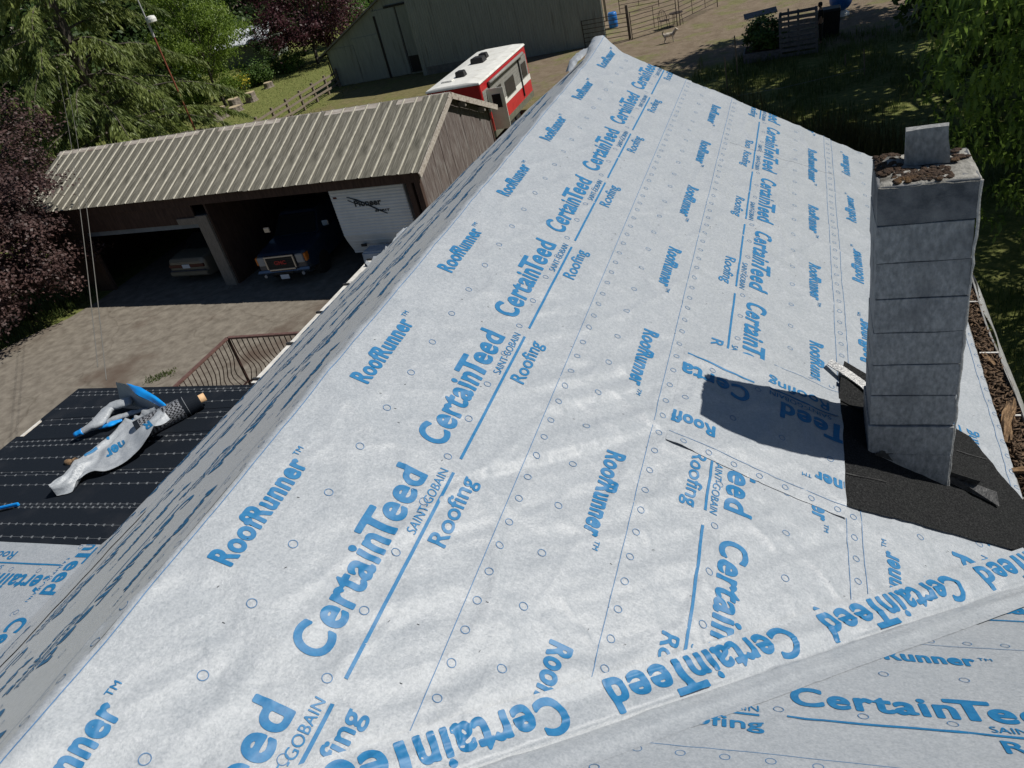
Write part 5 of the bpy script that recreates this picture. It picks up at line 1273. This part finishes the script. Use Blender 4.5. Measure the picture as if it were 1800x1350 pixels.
for lab, p, c, cr, nl, lm, sd in [('round bright green bush at the foot of the birch', at(348, 196), 1.5, (1.9, 1.7, 1.5), 6000, 'l_light', 21),
        ('dark rounded bush between the birch and the plum tree', at(488, 106), 2.6, (3.0, 2.6, 2.5), 8000, 'l_dark', 22),
        ('low green shrub at the edge of the lawn behind the last stump', at(455, 148), .9, (1.6, 1.2, .9), 4000, 'l_green', 23),
        ('loose leafy shrub below the plum tree by the lawn edge', at(510, 124), .8, (2.2, 1.3, .9), 4000, 'l_green', 24),
        ('leafy green mass between conifer and birch', at(318, 150), 2.4, (2.6, 2.4, 2.4), 8000, 'l_green', 25),
        ('flowering bush with pale blossom beyond the barn roof', at(665, 22), 1.2, (2.4, 2.0, 1.3), 5000, 'l_light', 26),
        ('small green shrub beside the stacked stump', at(405, 170), .8, (.9, .9, .9), 2500, 'l_light', 27)]:
    tree('shrub', lab, p, p + [0, 0, c], cr, 60, nl, (.16, .12), lm, seed=sd, tr=.05, rc=(.3, .6), cat='shrub', group='garden shrubs', stems=3)
p = at(432, 162); fl = tree('flower_clump', 'yellow flowering plant on the lawn behind the stumps', p, p + [0, 0, .7], (.55, .55, .6), 25, 900, (.10, .07), 'l_light', seed=31, tr=.03, rc=(.15, .3), cat='plant')
r0 = np.random.default_rng(3); C = np.array([0, 0, .9]) + r0.normal(size=(260, 3)) * [.35, .35, .3]; u = rdir(260, r0) * .05; v, f = leaf_quads(C, u, unit(np.cross(u, rdir(260, r0))) * .045); obj_np('flowers', v, f, M['flower'], fl)
# far belt of trees: each one its own
LAB_FAR = ['dark tree at the far left edge behind the conifer', 'tall dark tree behind the left flank of the conifer', 'tallest dark tree directly behind the conifer top', 'green tree behind the right flank of the conifer', 'dark tree just left of the lamp pole', 'dark tree just right of the lamp head', 'green tree rising over the yellow green young tree', 'dark tree directly above the birch crown', 'broad green tree between birch and plum', 'low dark tree behind the left side of the plum', 'green tree behind the middle of the plum', 'dark low tree behind the right side of the plum', 'green low tree behind the lean-to peak of the barn']
k = 0
for px, d, hh_, rr_, lm in [(-60, 62, 15, 6, 'l_dark'), (20, 70, 17, 6.5, 'l_dark'), (110, 78, 18, 7, 'l_dark'), (190, 88, 17, 7, 'l_green'), (235, 76, 13, 5, 'l_dark'), (285, 96, 15, 6.5, 'l_dark'), (345, 105, 14, 6.5, 'l_green'), (400, 98, 12, 6, 'l_dark'), (452, 110, 13, 7, 'l_green'), (505, 104, 9, 6, 'l_dark'), (560, 116, 10, 7, 'l_green'), (610, 105, 8, 5.5, 'l_dark'), (660, 112, 7, 5.5, 'l_green')]:
    b0 = atd(px, 60, d); b0[2] = 0
    tree('background_tree', LAB_FAR[k], b0, b0 + [0, 0, hh_ * .52], (rr_, rr_, hh_ * .50), 110, 7500, (.50, .38), lm, seed=40 + k, tr=.25, rc=(.9, 1.7), group='far belt of trees'); k += 1
# chestnut with hanging leaf whorls, right of the house
def chestnut(name, label, base, cc, cr, nw, seed, group=None):
    r = np.random.default_rng(seed); base = np.array(base, float); cc = np.array(cc, float); root = empty(name, tuple(base)); tag(root, label, 'tree', group)
    d = rdir(nw, r); rad = .35 + .65 * r.random(nw) ** .45; lump = 1 + .18 * np.sin(d[:, 1] * 5 + 1) * np.cos(d[:, 2] * 4 + seed)
    cl = cc + d * (rad * lump)[:, None] * np.array(cr); cl[:, 2] = np.maximum(cl[:, 2], .8)
    Cs, Us, Vs = [], [], []
    for c in cl:
        m = r.integers(7, 13); a = r.random(m) * 6.283; o_ = np.stack([np.cos(a), np.sin(a), np.zeros(m)], 1); L = r.uniform(.17, .30, m)[:, None]
        s = r.uniform(.25, .7, m)[:, None]; u1 = unit(o_ * .9 + np.array([0, 0, .15]) - s * np.array([0, 0, .5])); u2 = unit(o_ * .35 - np.array([0, 0, 1.0])); w = np.cross(u1, [0, 0, 1.0]); w = unit(w)
        p0 = c + r.normal(size=(m, 3)) * .10
        Cs += [p0 + u1 * L * .25, p0 + u1 * L * .5 + u2 * L * .30]; Us += [u1 * L * .29, u2 * L * .36]; Vs += [w * L * .14, w * L * .13]
    v, f = leaf_quads(np.concatenate(Cs) - base, np.concatenate(Us), np.concatenate(Vs)); obj_np('crown', v, f, M['l_chest'], root)
    mbx = MB(); hub = (cc - base) * [1, 1, .75]; limb(mbx, (0, 0, -.1), hub, .3, .16, r, n=7)
    for k_ in r.choice(nw, 46, replace=False): limb(mbx, hub * r.uniform(.4, 1), cl[k_] - base, .055, .010, r, .3)
    mbx.build('trunk', M['bark'], root, smooth=True, fix=False); return root
chestnut('chestnut_tree', 'tree with hanging leaf clusters crowding the right edge beyond the chimney', (8.0, 17.5, 0), (8.0, 17.5, 6.6), (6.3, 8.0, 6.2), 7000, 3)
tree('yard_tree', 'tall dark tree shading the far right of the yard', (8.5, 44.5, 0), (8.5, 44.0, 10), (6.2, 5.0, 6.0), 220, 26000, (.34, .26), 'l_dark', seed=60, tr=.3, rc=(.7, 1.3), group='shade trees right of the yard')
tree('yard_tree', 'leafy dark tree standing behind the hanging leaf clusters', (9.0, 33.5, 0), (9.0, 33.5, 8.6), (7.0, 6.6, 6.4), 220, 26000, (.34, .26), 'l_dark', seed=61, tr=.3, rc=(.7, 1.3), group='shade trees right of the yard')
tree('yard_tree', 'bushy dark tree low against the right edge of the yard', (7.4, 25.5, 0), (7.6, 25.5, 6.0), (4.6, 4.2, 5.6), 220, 26000, (.26, .2), 'l_dark', seed=62, tr=.25, rc=(.6, 1.1), group='shade trees right of the yard')
# little fir whose tip shows right of the gutter
fr = empty('fir_tree', (2.55, 6.4, 0)); tag(fr, 'young fir tip poking in at the right edge beside the gutter', 'tree')
r = np.random.default_rng(9); Cs, Us, Vs = [], [], []; mbx = MB(); mbx.tube([(0, 0, -.1), (0, 0, 6.0)], [.07, .01], 7)
for k in range(150):
    z = .4 + 5.5 * k / 150; L = 1.35 * (1 - z / 6.3) + .15; a = k * 2.4; dh = np.array([math.cos(a), math.sin(a), -.12]); s = r.uniform(.05, 1, 46)[:, None]
    c = np.array([0, 0, z]) + dh * L * s; sg = r.choice([-1, 1], 46)[:, None]; sd_ = np.array([-dh[1], dh[0], 0]) * sg; u = unit(dh * .7 + sd_ + r.normal(size=(46, 3)) * .2)
    Cs.append(c + u * .05); Us.append(u * .055); Vs.append(unit(np.cross(u, rdir(46, r))) * .012)
v, f = leaf_quads(np.concatenate(Cs), np.concatenate(Us), np.concatenate(Vs)); obj_np('crown', v, f, M['l_light'], fr); mbx.build('trunk', M['bark'], fr)
# grass and weeds (nobody could count the blades)
def blades(name, label, P, hts, w, mat, seed, lean=.35):
    r = np.random.default_rng(seed); n = len(P); a = r.random(n) * 6.283; d = np.stack([np.cos(a), np.sin(a), np.zeros(n)], 1)
    s = np.stack([-d[:, 1], d[:, 0], np.zeros(n)], 1) * w; h = hts[:, None]; l = r.uniform(.1, lean, n)[:, None]
    m1 = P + d * h * l * .35 + np.array([0, 0, 1]) * h * .55; tip = P + d * h * l + np.array([0, 0, 1]) * h * (1 - .3 * l)
    v = np.stack([P - s, P + s, m1 + s * .7, m1 - s * .7, tip], 1).reshape(-1, 3); b = np.arange(n)[:, None] * 5
    f = np.concatenate([b + [0, 1, 2], b + [0, 2, 3], b + [3, 2, 4]]); o = obj_np(name, v, f, M[mat]); tag(o, label, 'grass', kind='stuff'); return o
r = np.random.default_rng(17)
n = 42000; P = np.stack([r.uniform(-5, 6.5, n), r.uniform(9.5, 42, n), np.zeros(n)], 1); keep = fbm(P[:, 0] * .5, P[:, 1] * .5, 3) > .36; P = P[keep]
blades('rough_grass', 'rough shaded grass of the right hand yard', P, r.uniform(.10, .42, len(P)), .010, 'l_grass', 18)
cen = np.array([at(px, py)[:2] for px, py in ((1275, 225), (1300, 212), (1330, 235), (1425, 262), (1445, 252), (1490, 268), (1520, 262), (1560, 285), (1500, 290), (1350, 262), (1270, 190))]); n = 2600
P = np.c_[cen[r.integers(0, len(cen), n)] + r.normal(size=(n, 2)) * [.7, .9], np.zeros(n)]
blades('tall_weeds', 'tall seeding weeds standing behind the far gable edge', P, r.uniform(.35, 1.25, n), .012, 'l_weed', 19)
n = 5200; P = np.stack([r.uniform(-29.5, -25.3, n), r.uniform(12, 20.5, n), np.zeros(n)], 1); lim = np.interp(P[:, 1], [8, 13.5, 15.4, 16.6, 17.2, 17.9, 20.5], [-29.5, -27.2, -26.3, -25.75, -25.4, -24.9, -24.6]) - .12 + .35 * (vn(P[:, 1] * 1.5, P[:, 1] * 0, 4) - .5); P = P[P[:, 0] < lim]
blades('verge_grass', 'bright grass at the left edge of the driveway', P, r.uniform(.12, .5, len(P)), .012, 'l_grass', 20)
n = 7000; P = np.stack([r.uniform(-46, -29, n), r.uniform(40, 66, n), np.zeros(n)], 1)
blades('lawn_grass', 'short lawn grass around the tree stumps', P, r.uniform(.04, .13, len(P)), .02, 'l_lawn', 23)
mw = blades('crack_weeds', 'low weeds growing in the driveway crack', np.c_[np.array([at(px, 672 - (px - 260) * .38)[:2] for px in r.uniform(262, 305, 260)]) + r.normal(size=(260, 2)) * .12, np.full(260, .03)], r.uniform(.03, .10, 260), .012, 'l_grass', 24)

# ------------------------------------------------------------------ yard things
M['postwood'] = pm('weathered_post', (.13, .105, .078), (.24, .20, .155), 10, .9, .5, 40, stretch=(4, 4, .6))
M['pipe'] = pm('rusty_pipe', (.030, .022, .018), (.06, .042, .034), 12, .7, metal=.3)
M['stump'] = pm('stump_bark', (.12, .095, .075), (.26, .225, .19), 9, .95, .8, 30, bdist=.03); M['cutwood'] = pm('cut_wood', (.36, .29, .19), (.46, .38, .26), 12, .9)
M['blueplastic'] = pm('blue_plastic', (.008, .11, .38), (.012, .15, .46), 3, .4, spec=.5)
M['palletwood'] = pm('grey_pallet_wood', (.12, .115, .115), (.21, .20, .20), 8, .9, .4, 40); M['cloth_black'] = pm('black_cloth', (.010, .010, .012), (.018, .018, .02), 14, .9)
M['skin'] = pm('skin', (.36, .21, .15), (.42, .25, .18), 6, .6); M['khaki'] = pm('dark_trousers', (.035, .034, .032), (.055, .05, .046), 14, .9); M['hair'] = pm('dark_hair', (.012, .009, .007), None, rough=.7)
M['fur'] = pm('pale_fur', (.42, .36, .28), (.60, .55, .47), 9, .9, .4, 90, c3=(.07, .06, .05), scale3=2.6, w3=.52)
# wooden rail fence
fc = empty('wooden_fence', (-30.7, 44, 0)); tag(fc, 'weathered wooden rail fence running from the barn towards the shed', 'fence')
A_, B_ = np.array([-31.2, 50.9, 0]), np.array([-30.4, 36.0, 0]); nP = 9
for k in range(nP):
    p = A_ + (B_ - A_) * k / (nP - 1); b = MB(); b.box(p + [0, 0, .62], (.14, .14, 1.3), rot(random.uniform(-.04, .04), random.uniform(-.04, .04), 0)); rpart(b.build('post', M['postwood']), fc)
    if k < nP - 1:
        q = A_ + (B_ - A_) * (k + 1) / (nP - 1)
        for z in (.35, .72, 1.08): b = MB(); b.bar(p + [.09, 0, z + random.uniform(-.03, .03)], q + [.09, 0, z + random.uniform(-.03, .03)], .035, .13, (0, 0, 1)); rpart(b.build('rail', M['postwood']), fc)
# corral panels
def corral(label, p, q, h=1.55, rails=6, loc=None):
    p = np.array([*p, 0.]); q = np.array([*q, 0.]); root = empty('corral_panel', tuple(p)); tag(root, label, 'gate', 'metal corral panels')
    L = np.linalg.norm(q - p); d = (q - p) / L
    for t in (0.04, L - .04): b = MB(); b.tube([p + d * t, p + d * t + [0, 0, h]], .026, 8); rpart(b.build('post', M['pipe']), root)
    for k in range(1, max(2, int(L / 1.1))): c = p + d * L * k / max(2, int(L / 1.1)); b = MB(); b.tube([c + [0, 0, .3], c + [0, 0, h - .03]], .018, 6); rpart(b.build('upright', M['pipe']), root)
    for k in range(rails): z = .3 + (h - .33) * k / (rails - 1); b = MB(); b.tube([p + d * .04 + [0, 0, z], q - d * .04 + [0, 0, z]], .019, 6); rpart(b.build('rail', M['pipe']), root)
pa, pb2, pc_ = at(1028, 84)[:2], at(1111, 70)[:2], at(1192, 46)[:2]
corral('metal corral panel nearest the barn corner behind the roof peak', pa, pb2 - np.array([.1, .0]))
corral('metal corral panel just left of the wire chair', pb2, pc_)
corral('metal corral panel climbing to the top edge right of the chair', pc_ + [.1, .1], at(1262, 12)[:2])
corral('metal corral panel standing close along the barn wall', at(1008, 62)[:2], at(1030, 82)[:2], 1.6)
corral('far metal corral panel behind the blue barrel', at(1075, 40)[:2] + [0, 3.0], at(1150, 24)[:2] + [0, 2.5])
for p, lab in (((1108, 68), 'thick wooden gate post between the two corral panels'), ((1067, 36), 'pale timber post at the right corner of the barn')):
    c = at(*p); b = MB(); b.box(c * [1, 1, 0] + [0, 0, .95], (.16, .16, 1.9)); o = b.build('gate_post', M['postwood'], bevel=.01); tag(o, lab, 'post', 'timber posts by the corral')
bar = empty('plastic_barrel', tuple(at(1079, 48))); tag(bar, 'blue plastic barrel at the corner of the barn', 'barrel')
b = MB(); b.lathe([(.27, 0), (.30, .05), (.30, .28), (.31, .30), (.30, .33), (.30, .60), (.31, .62), (.30, .65), (.29, .86), (.25, .92)], (0, 0, 0), 20); o = b.build('drum', M['blueplastic'], bar, smooth=True); b = MB(); b.lathe([(.24, .915), (.24, .93)], (0, 0, 0), 18); b.build('lid', M['blueplastic'], bar)
# wire garden chair
chp = at(1168, 50); chr_ = empty('garden_chair', tuple(chp), RAD(25)); tag(chr_, 'dark wire garden chair standing in front of the corral', 'chair')
b = MB(); b.bx(-.26, .26, -.25, .25, .43, .46); b.build('seat', M['pipe'], chr_)
for sx in (-1, 1):
    for sy in (-1, 1): b = MB(); b.tube([(sx * .24, sy * .23, .44), (sx * .28, sy * .28, 0)], .016, 6); b.build('leg', M['pipe'], chr_)
    b = MB(); b.tube([(sx * .27, .25, .45), (sx * .30, .2, .68), (sx * .30, -.2, .68), (sx * .27, -.22, .45)], .014, 6); b.build('armrest', M['pipe'], chr_)
b = MB(); t = np.linspace(0, math.pi, 12); b.tube(np.stack([-.26 * np.cos(t), np.full(12, .27), .5 + .52 * np.sin(t)], 1), .016, 6)
for x in (-.13, 0, .13): b.tube([(x, .27, .46), (x, .27, .5 + .45 * math.sqrt(max(0, 1 - (x / .26) ** 2)))], .008, 5)
b.build('backrest', M['pipe'], chr_)
tb = empty('garden_table', tuple(at(1190, 44))); tag(tb, 'small dark metal table beside the garden chair', 'table')
b = MB(); b.lathe([(.42, .68), (.42, .71)], n=18); b.build('table_top', M['pipe'], tb)
for k in range(3): a = k * 2.1; b = MB(); b.tube([(.3 * math.cos(a), .3 * math.sin(a), .68), (.38 * math.cos(a), .38 * math.sin(a), 0)], .016, 6); b.build('leg', M['pipe'], tb)
# bodies grown with the skin modifier
def skin(name, verts, edges, mat, parent, sub=2):
    me = bpy.data.meshes.new(name); me.from_pydata([v[:3] for v in verts], edges, []); o = link(bpy.data.objects.new(name, me), parent)
    o.modifiers.new('skin', 'SKIN'); layer = me.skin_vertices[0] if me.skin_vertices else None
    for i, v in enumerate(verts): layer.data[i].radius = (v[3], v[4] if len(v) > 4 else v[3])
    layer.data[0].use_root = True; s = o.modifiers.new('sub', 'SUBSURF'); s.levels = sub; s.render_levels = sub
    me.materials.append(mat); return o
dg = empty('dog', tuple(at(1176, 75)), RAD(8)); tag(dg, 'pale dog with dark back and curled tail standing on the bare ground', 'dog')
dv_ = [(0, 0, .42, .10, .12), (.18, 0, .41, .115, .14), (.30, 0, .45, .09, .11), (.38, 0, .55, .07), (.45, 0, .62, .075), (.53, 0, .60, .05), (.58, 0, .585, .03),
       (-.18, 0, .43, .10, .11), (-.27, 0, .46, .06), (-.31, 0, .56, .035), (-.26, 0, .64, .03), (-.19, 0, .63, .025)]
ed = [(0, 1), (1, 2), (2, 3), (3, 4), (4, 5), (5, 6), (0, 7), (7, 8), (8, 9), (9, 10), (10, 11)]
for s in (-1, 1):
    k = len(dv_); dv_ += [(.24, s * .08, .34, .05), (.25, s * .085, .18, .028), (.25, s * .085, .03, .024), (.28, s * .085, .015, .022)]; ed += [(1, k), (k, k + 1), (k + 1, k + 2), (k + 2, k + 3)]
    k = len(dv_); dv_ += [(-.20, s * .08, .32, .062), (-.15, s * .085, .23, .04), (-.24, s * .085, .13, .026), (-.22, s * .085, .03, .024), (-.19, s * .085, .015, .022)]; ed += [(7, k), (k, k + 1), (k + 1, k + 2), (k + 2, k + 3), (k + 3, k + 4)]
    k = len(dv_); dv_ += [(.43, s * .045, .70, .02), (.42, s * .055, .75, .008)]; ed += [(4, k), (k, k + 1)]
skin('body', dv_, ed, M['fur'], dg)
pp_ = at(1443, 76); pe = empty('person', tuple(pp_), RAD(185)); tag(pe, 'person in black clothing standing beside the pallet bin facing left', 'person')
bv = [(0, 0, .98, .14, .11), (0, 0, 1.18, .13, .10), (0, -.01, 1.38, .165, .11), (0, 0, 1.48, .075, .07), (.01, 0, 1.55, .055, .055), (.03, 0, 1.64, .085, .075), (.03, 0, 1.72, .075, .07)]
be = [(0, 1), (1, 2), (2, 3), (3, 4), (4, 5), (5, 6)]
def arm(s, el, ha):
    k = len(bv); bv.extend([(0, s * .19, 1.42, .055), (el[0], s * .24, el[1], .042), (ha[0], s * .22, ha[1], .030), (ha[0] + .05, s * .215, ha[1] - .05, .036, .02)]); be.extend([(2, k), (k, k + 1), (k + 1, k + 2), (k + 2, k + 3)])
    for j, (dx, dy, dz) in enumerate(((.05, -.02, -.09), (.065, -.005, -.10), (.06, .01, -.10), (.045, .022, -.085), (.07, .03, -.03))): bv.append((ha[0] + dx, s * .215 + dy, ha[1] - .05 + dz + .05, .009)); be.append((k + 3, len(bv) - 1))
arm(1, (.02, 1.16), (.12, .95)); arm(-1, (-.02, 1.16), (.10, .93))
for s in (-1, 1):
    k = len(bv); bv += [(0, s * .095, .90, .095), (.02, s * .10, .50, .062), (-.01, s * .105, .10, .042), (.02, s * .11, .04, .045), (.15, s * .12, .03, .035)]; be += [(0, k), (k, k + 1), (k + 1, k + 2), (k + 2, k + 3), (k + 3, k + 4)]
skin('body', bv, be, M['skin'], pe)
tv = [(0, 0, .92, .165, .135), (0, 0, 1.18, .155, .125), (0, -.01, 1.38, .185, .13), (0, 0, 1.47, .10, .09)]; te = [(0, 1), (1, 2), (2, 3)]
for s in (-1, 1): k = len(tv); tv += [(0, s * .19, 1.43, .072), (.012, s * .235, 1.20, .06)]; te += [(2, k), (k, k + 1)]
skin('shirt', tv, te, M['cloth_black'], pe)
tv = [(0, 0, .98, .155, .125), (0, 0, .90, .15, .12)]; te = [(0, 1)]
for s in (-1, 1): k = len(tv); tv += [(0, s * .095, .82, .11), (.02, s * .10, .48, .08), (-.01, s * .105, .12, .062)]; te += [(1, k), (k, k + 1), (k + 1, k + 2)]
skin('trousers', tv, te, M['khaki'], pe)
b = MB(); b.lathe([(.02, 1.80), (.07, 1.785), (.095, 1.74), (.098, 1.68), (.085, 1.62)], (.015, 0, 0), 16); b.build('hair', M['hair'], pe, smooth=True)
for s in (-1, 1): b = MB(); b.box((.12, s * .032, 1.665), (.012, .022, .010)); b.build('eye', M['hair'], pe); b = MB(); b.box((.02, s * .088, 1.655), (.03, .014, .05)); b.build('ear', M['skin'], pe)
b = MB(); b.box((.125, 0, 1.635), (.03, .022, .035), rot(0, .3, 0)); b.build('nose', M['skin'], pe); b = MB(); b.box((.108, 0, 1.60), (.014, .05, .008)); b.build('mouth', M['khaki'], pe)
# pallet bins
def pallet_bin(name, label, p0, w, dpt, h, rows_):
    root = empty(name, tuple(p0)); tag(root, label, 'pallet bin')
    for y in (0, dpt):
        for k in range(rows_): z = .12 + (h - .2) * k / (rows_ - 1); b = MB(); b.box((w / 2, y, z), (w, .03, h / rows_ * .62), rot(0, random.uniform(-.01, .01), 0)); b.build('slat', M['palletwood'], root)
        for x in (.05, w / 2, w - .05): b = MB(); b.box((x, y + .06, h / 2), (.09, .08, h)); b.build('stringer', M['palletwood'], root)
    for x in (0, w):
        for k in range(rows_): z = .12 + (h - .2) * k / (rows_ - 1); b = MB(); b.box((x, dpt / 2, z), (.03, dpt, h / rows_ * .62)); b.build('slat', M['palletwood'], root)
    return root
pA, pB = at(1371, 104), at(1431, 97)
pallet_bin('pallet_bin', 'grey slatted pallet bin beside the standing person', pA, 1.62, 1.2, 1.75, 8)
pC = at(1312, 112)
rbx = empty('raised_bed', tuple(pC)); tag(rbx, 'low plank bed overgrown with leafy vines left of the pallet bin', 'planter')
for y in (0, 1.5): b = MB(); b.bx(-.1, 1.5, y - .03, y + .03, 0, .42); b.build('board', M['palletwood'], rbx)
for x in (-.1, 1.5): b = MB(); b.bx(x - .03, x + .03, .04, 1.46, 0, .42); b.build('board', M['palletwood'], rbx)
b = MB(); b.bx(-.07, 1.47, .03, 1.47, .02, .36); b.build('soil', M['litter'], rbx)
tree('vine_mass', 'leafy vine heaped on the plank bed left of the pallet bin', pC + [.85, .8, .36], pC + [.85, .85, .95], (.75, .8, .8), 60, 3600, (.15, .13), 'l_green', seed=71, tr=.03, rc=(.2, .4), cat='plant')
b = MB(); b.box((0, 0, 0), (1.5, .9, .03), rot(.08, -.05, .1)); o = b.build('weathered_board', M['palletwood']); o.location = pC + [.6, 2.3, 1.65]; tag(o, 'weathered board laid across the top behind the vines', 'board')
for x in (-.05, 1.25): b = MB(); b.bx(x - .04, x + .04, -.04, .04, -1.65, -.02); b.build('support', M['palletwood'], o)
bx_ = at(1460, 62); b = MB(); b.loft([[(-.36, -.34, 0), (.36, -.34, 0), (.36, .34, 0), (-.36, .34, 0)], [(-.42, -.40, 1.12), (.42, -.40, 1.12), (.42, .40, 1.12), (-.42, .40, 1.12)], [(-.44, -.42, 1.13), (.44, -.42, 1.13), (.44, .42, 1.13), (-.44, .42, 1.13)], [(-.40, -.38, 1.24), (.40, -.38, 1.24), (.40, .38, 1.24), (-.40, .38, 1.24)]]); o = b.build('black_bin', M['blackplastic'], bevel=.02); o.location = bx_; tag(o, 'black plastic bin standing right of the person', 'bin')
bl = empty('blue_float', tuple(at(1478, 27))); tag(bl, 'round blue ball on a white base at the top edge', 'ball')
b = MB(); t = np.linspace(-1.35, 1.5, 14); b.lathe([(.56 * math.cos(x), .78 + .56 * math.sin(x)) for x in t], n=28); b.build('ball', M['blueplastic'], bl, smooth=True)
b = MB(); b.lathe([(.42, 0), (.40, .10), (.26, .22), (.20, .26)], n=20); b.build('base', M['whitepaint'], bl)
# stumps on the lawn
def stump(label, p, r_, h, tilt=0, lie=False):
    root = empty('tree_stump', tuple(p)); tag(root, label, 'stump', 'stumps on the lawn'); n_ = 16
    a = np.arange(n_) * 2 * math.pi / n_; wob_ = 1 + .12 * np.sin(a * 3 + r_ * 50) + .06 * np.sin(a * 5)
    b = MB(); b.loft([[(r_ * k_ * w * math.cos(x), r_ * k_ * w * math.sin(x), z) for x, w in zip(a, wob_)] for k_, z in ((1.2, -.02), (1.02, h * .2), (.96, h * .6), (.98, h))]); o = b.build('log', M['stump'], root)
    b = MB(); b.loft([[(r_ * .9 * w * math.cos(x), r_ * .9 * w * math.sin(x), z) for x, w in zip(a, wob_)] for z in (h + .002, h + .02)]); b.build('cut_face', M['cutwood'], root); return root
stump('pale sided tree stump nearest the shed ridge', at(381, 214), .42, .85); stump('dark tree stump right beside the pale sided one', at(394, 207), .36, .75)
stump('low cut log with a pale face in the middle of the lawn', at(415, 196), .5, .35); stump('grey hollow stump in front of the yellow flowers', at(444, 178), .45, .65)
stump('round boulder-like log propped on the low cut log', at(412, 190) + [0, .25, 0], .48, .62); stump('small farthest stump near the lawn edge', at(473, 154), .38, .4)
# garden posts and string fence in the shaded yard
for p, h, lab in (((1280, 170), 1.6, 'thin pale stake nearest the roof edge in the shaded yard'), ((1297, 135), 1.75, 'tall thin stake in front of the plank bed'), ((1520, 132), 1.0, 'short timber stake right of centre in the dark grass'), ((1486, 115), .45, 'short leaning stick below the pallet bin')):
    c = at(*p); b = MB(); b.tube([c, c + [random.uniform(-.05, .05), 0, h]], .028, 7); o = b.build('garden_stake', M['postwood']); tag(o, lab, 'stake', 'stakes in the shaded yard')
b = MB(); s0_, s1_ = at(1262, 172, .45), at(1375, 152, .55); s2_ = at(1520, 118, .8); tt = np.linspace(0, 1, 12)[:, None]; b.tube(np.concatenate([s0_ + (s1_ - s0_) * tt, s1_ + (s2_ - s1_) * tt[1:]]) - np.array([0, 0, .05]) * 1, .006, 5); o = b.build('fence_string', M['mark']); tag(o, 'thin string line stretched low across the shaded yard', 'string')
# lamp pole, far outbuildings, overhead wires
M['wiremat'] = pm('weathered_wire', (.12, .115, .10), (.17, .16, .145), 3, .6); M['polegrey'] = pm('pale_pole', (.36, .36, .36), (.44, .44, .44), 5, .6); M['polered'] = pm('orange_red_pole', (.22, .06, .035), (.28, .085, .05), 5, .6); M['farroof'] = pm('pale_metal_roof', (.50, .53, .58), (.60, .62, .66), 3, .5); M['farwall'] = pm('grey_green_wall', (.15, .17, .15), (.20, .22, .20), 3, .8)
pb3 = atd(326, 190, 46); pt3 = atd(258, 36, 45.5); ext = pt3 + (pt3 - pb3) * .28
pole = empty('lamp_pole', tuple(pb3 * [1, 1, 0])); tag(pole, 'leaning lamp pole, orange red below and grey above, rising beside the conifer', 'lamp pole')
def lp(f): return pb3 + (pt3 - pb3) * f
b = MB(); b.tube([lp(-.35), lp(.45), lp(.82)], .042, 9); rpart(b.build('lower_pole', M['polered']), pole); b = MB(); b.tube([lp(.821), lp(1.02)], .06, 9); rpart(b.build('sleeve', M['polegrey']), pole); b = MB(); b.tube([lp(1.021), ext], .034, 9); rpart(b.build('upper_pole', M['polegrey']), pole)
lc = atd(266, 34, 45.3); b = MB(); b.lathe([(.06, .17), (.20, .14), (.24, .02), (.23, -.11), (.2, -.14)], tuple(lc), 18); rpart(b.build('lamp_head', M['whitepaint']), pole); b = MB(); b.bar(lp(1.0), lc, .05, .05); rpart(b.build('bracket', M['polegrey']), pole)
def outb(label, p, w, d_, h, rh, rz):
    root = empty('outbuilding', tuple(p), rz); tag(root, label, 'shed', 'far outbuildings'); b = MB(); b.bx(-w / 2, w / 2, -d_ / 2, d_ / 2, 0, h); b.build('wall', M['farwall'], root)
    b = MB(); b.prism([(-d_ / 2 - .3, h - .05), (0, h + rh), (d_ / 2 + .3, h - .05), (d_ / 2 + .3, h + .05), (0, h + rh + .1), (-d_ / 2 - .3, h + .05)], 0, -w / 2 - .2, w / 2 + .2); rf = b.build('roof', M['farroof'], root)
    for k in range(int(w / .9)): b = MB(); x = -w / 2 + .45 + k * .9; b.bar((x, -d_ / 2 - .28, h + .07), (x, -.02, h + rh + .12), .05, .04); b.build('roof_seam', M['farroof'], rf)
outb('pale metal roofed outbuilding seen between birch and plum tree', at(452, 106) * [1, 1, 0], 5.5, 4.5, 1.9, 1.2, RAD(10))
outb('pale outbuilding glimpsed left of the birch trunk', at(330, 132) * [1, 1, 0] + [-3, 3, 0], 7, 4.5, 2.0, 1.2, RAD(-8))
for (pxa, pya, pxb, pyb, zz_) , lab in (((187, 668, 108, 105, 0), 'right one of the two thin overhead wires crossing the driveway'), ((172, 645, 96, 105, 0), 'left one of the two thin overhead wires crossing the driveway')):
    a = at(pxa, pya, 6.1); c = atd(pxb, pyb, 52); t = np.linspace(0, 1, 24)[:, None]; P = a + (c - a) * t; P[:, 2] -= (.35 * 4 * t * (1 - t)).ravel(); b = MB(); b.tube(P, .006, 5); o = b.build('overhead_wire', M['wiremat']); tag(o, lab, 'wire', 'overhead wires')
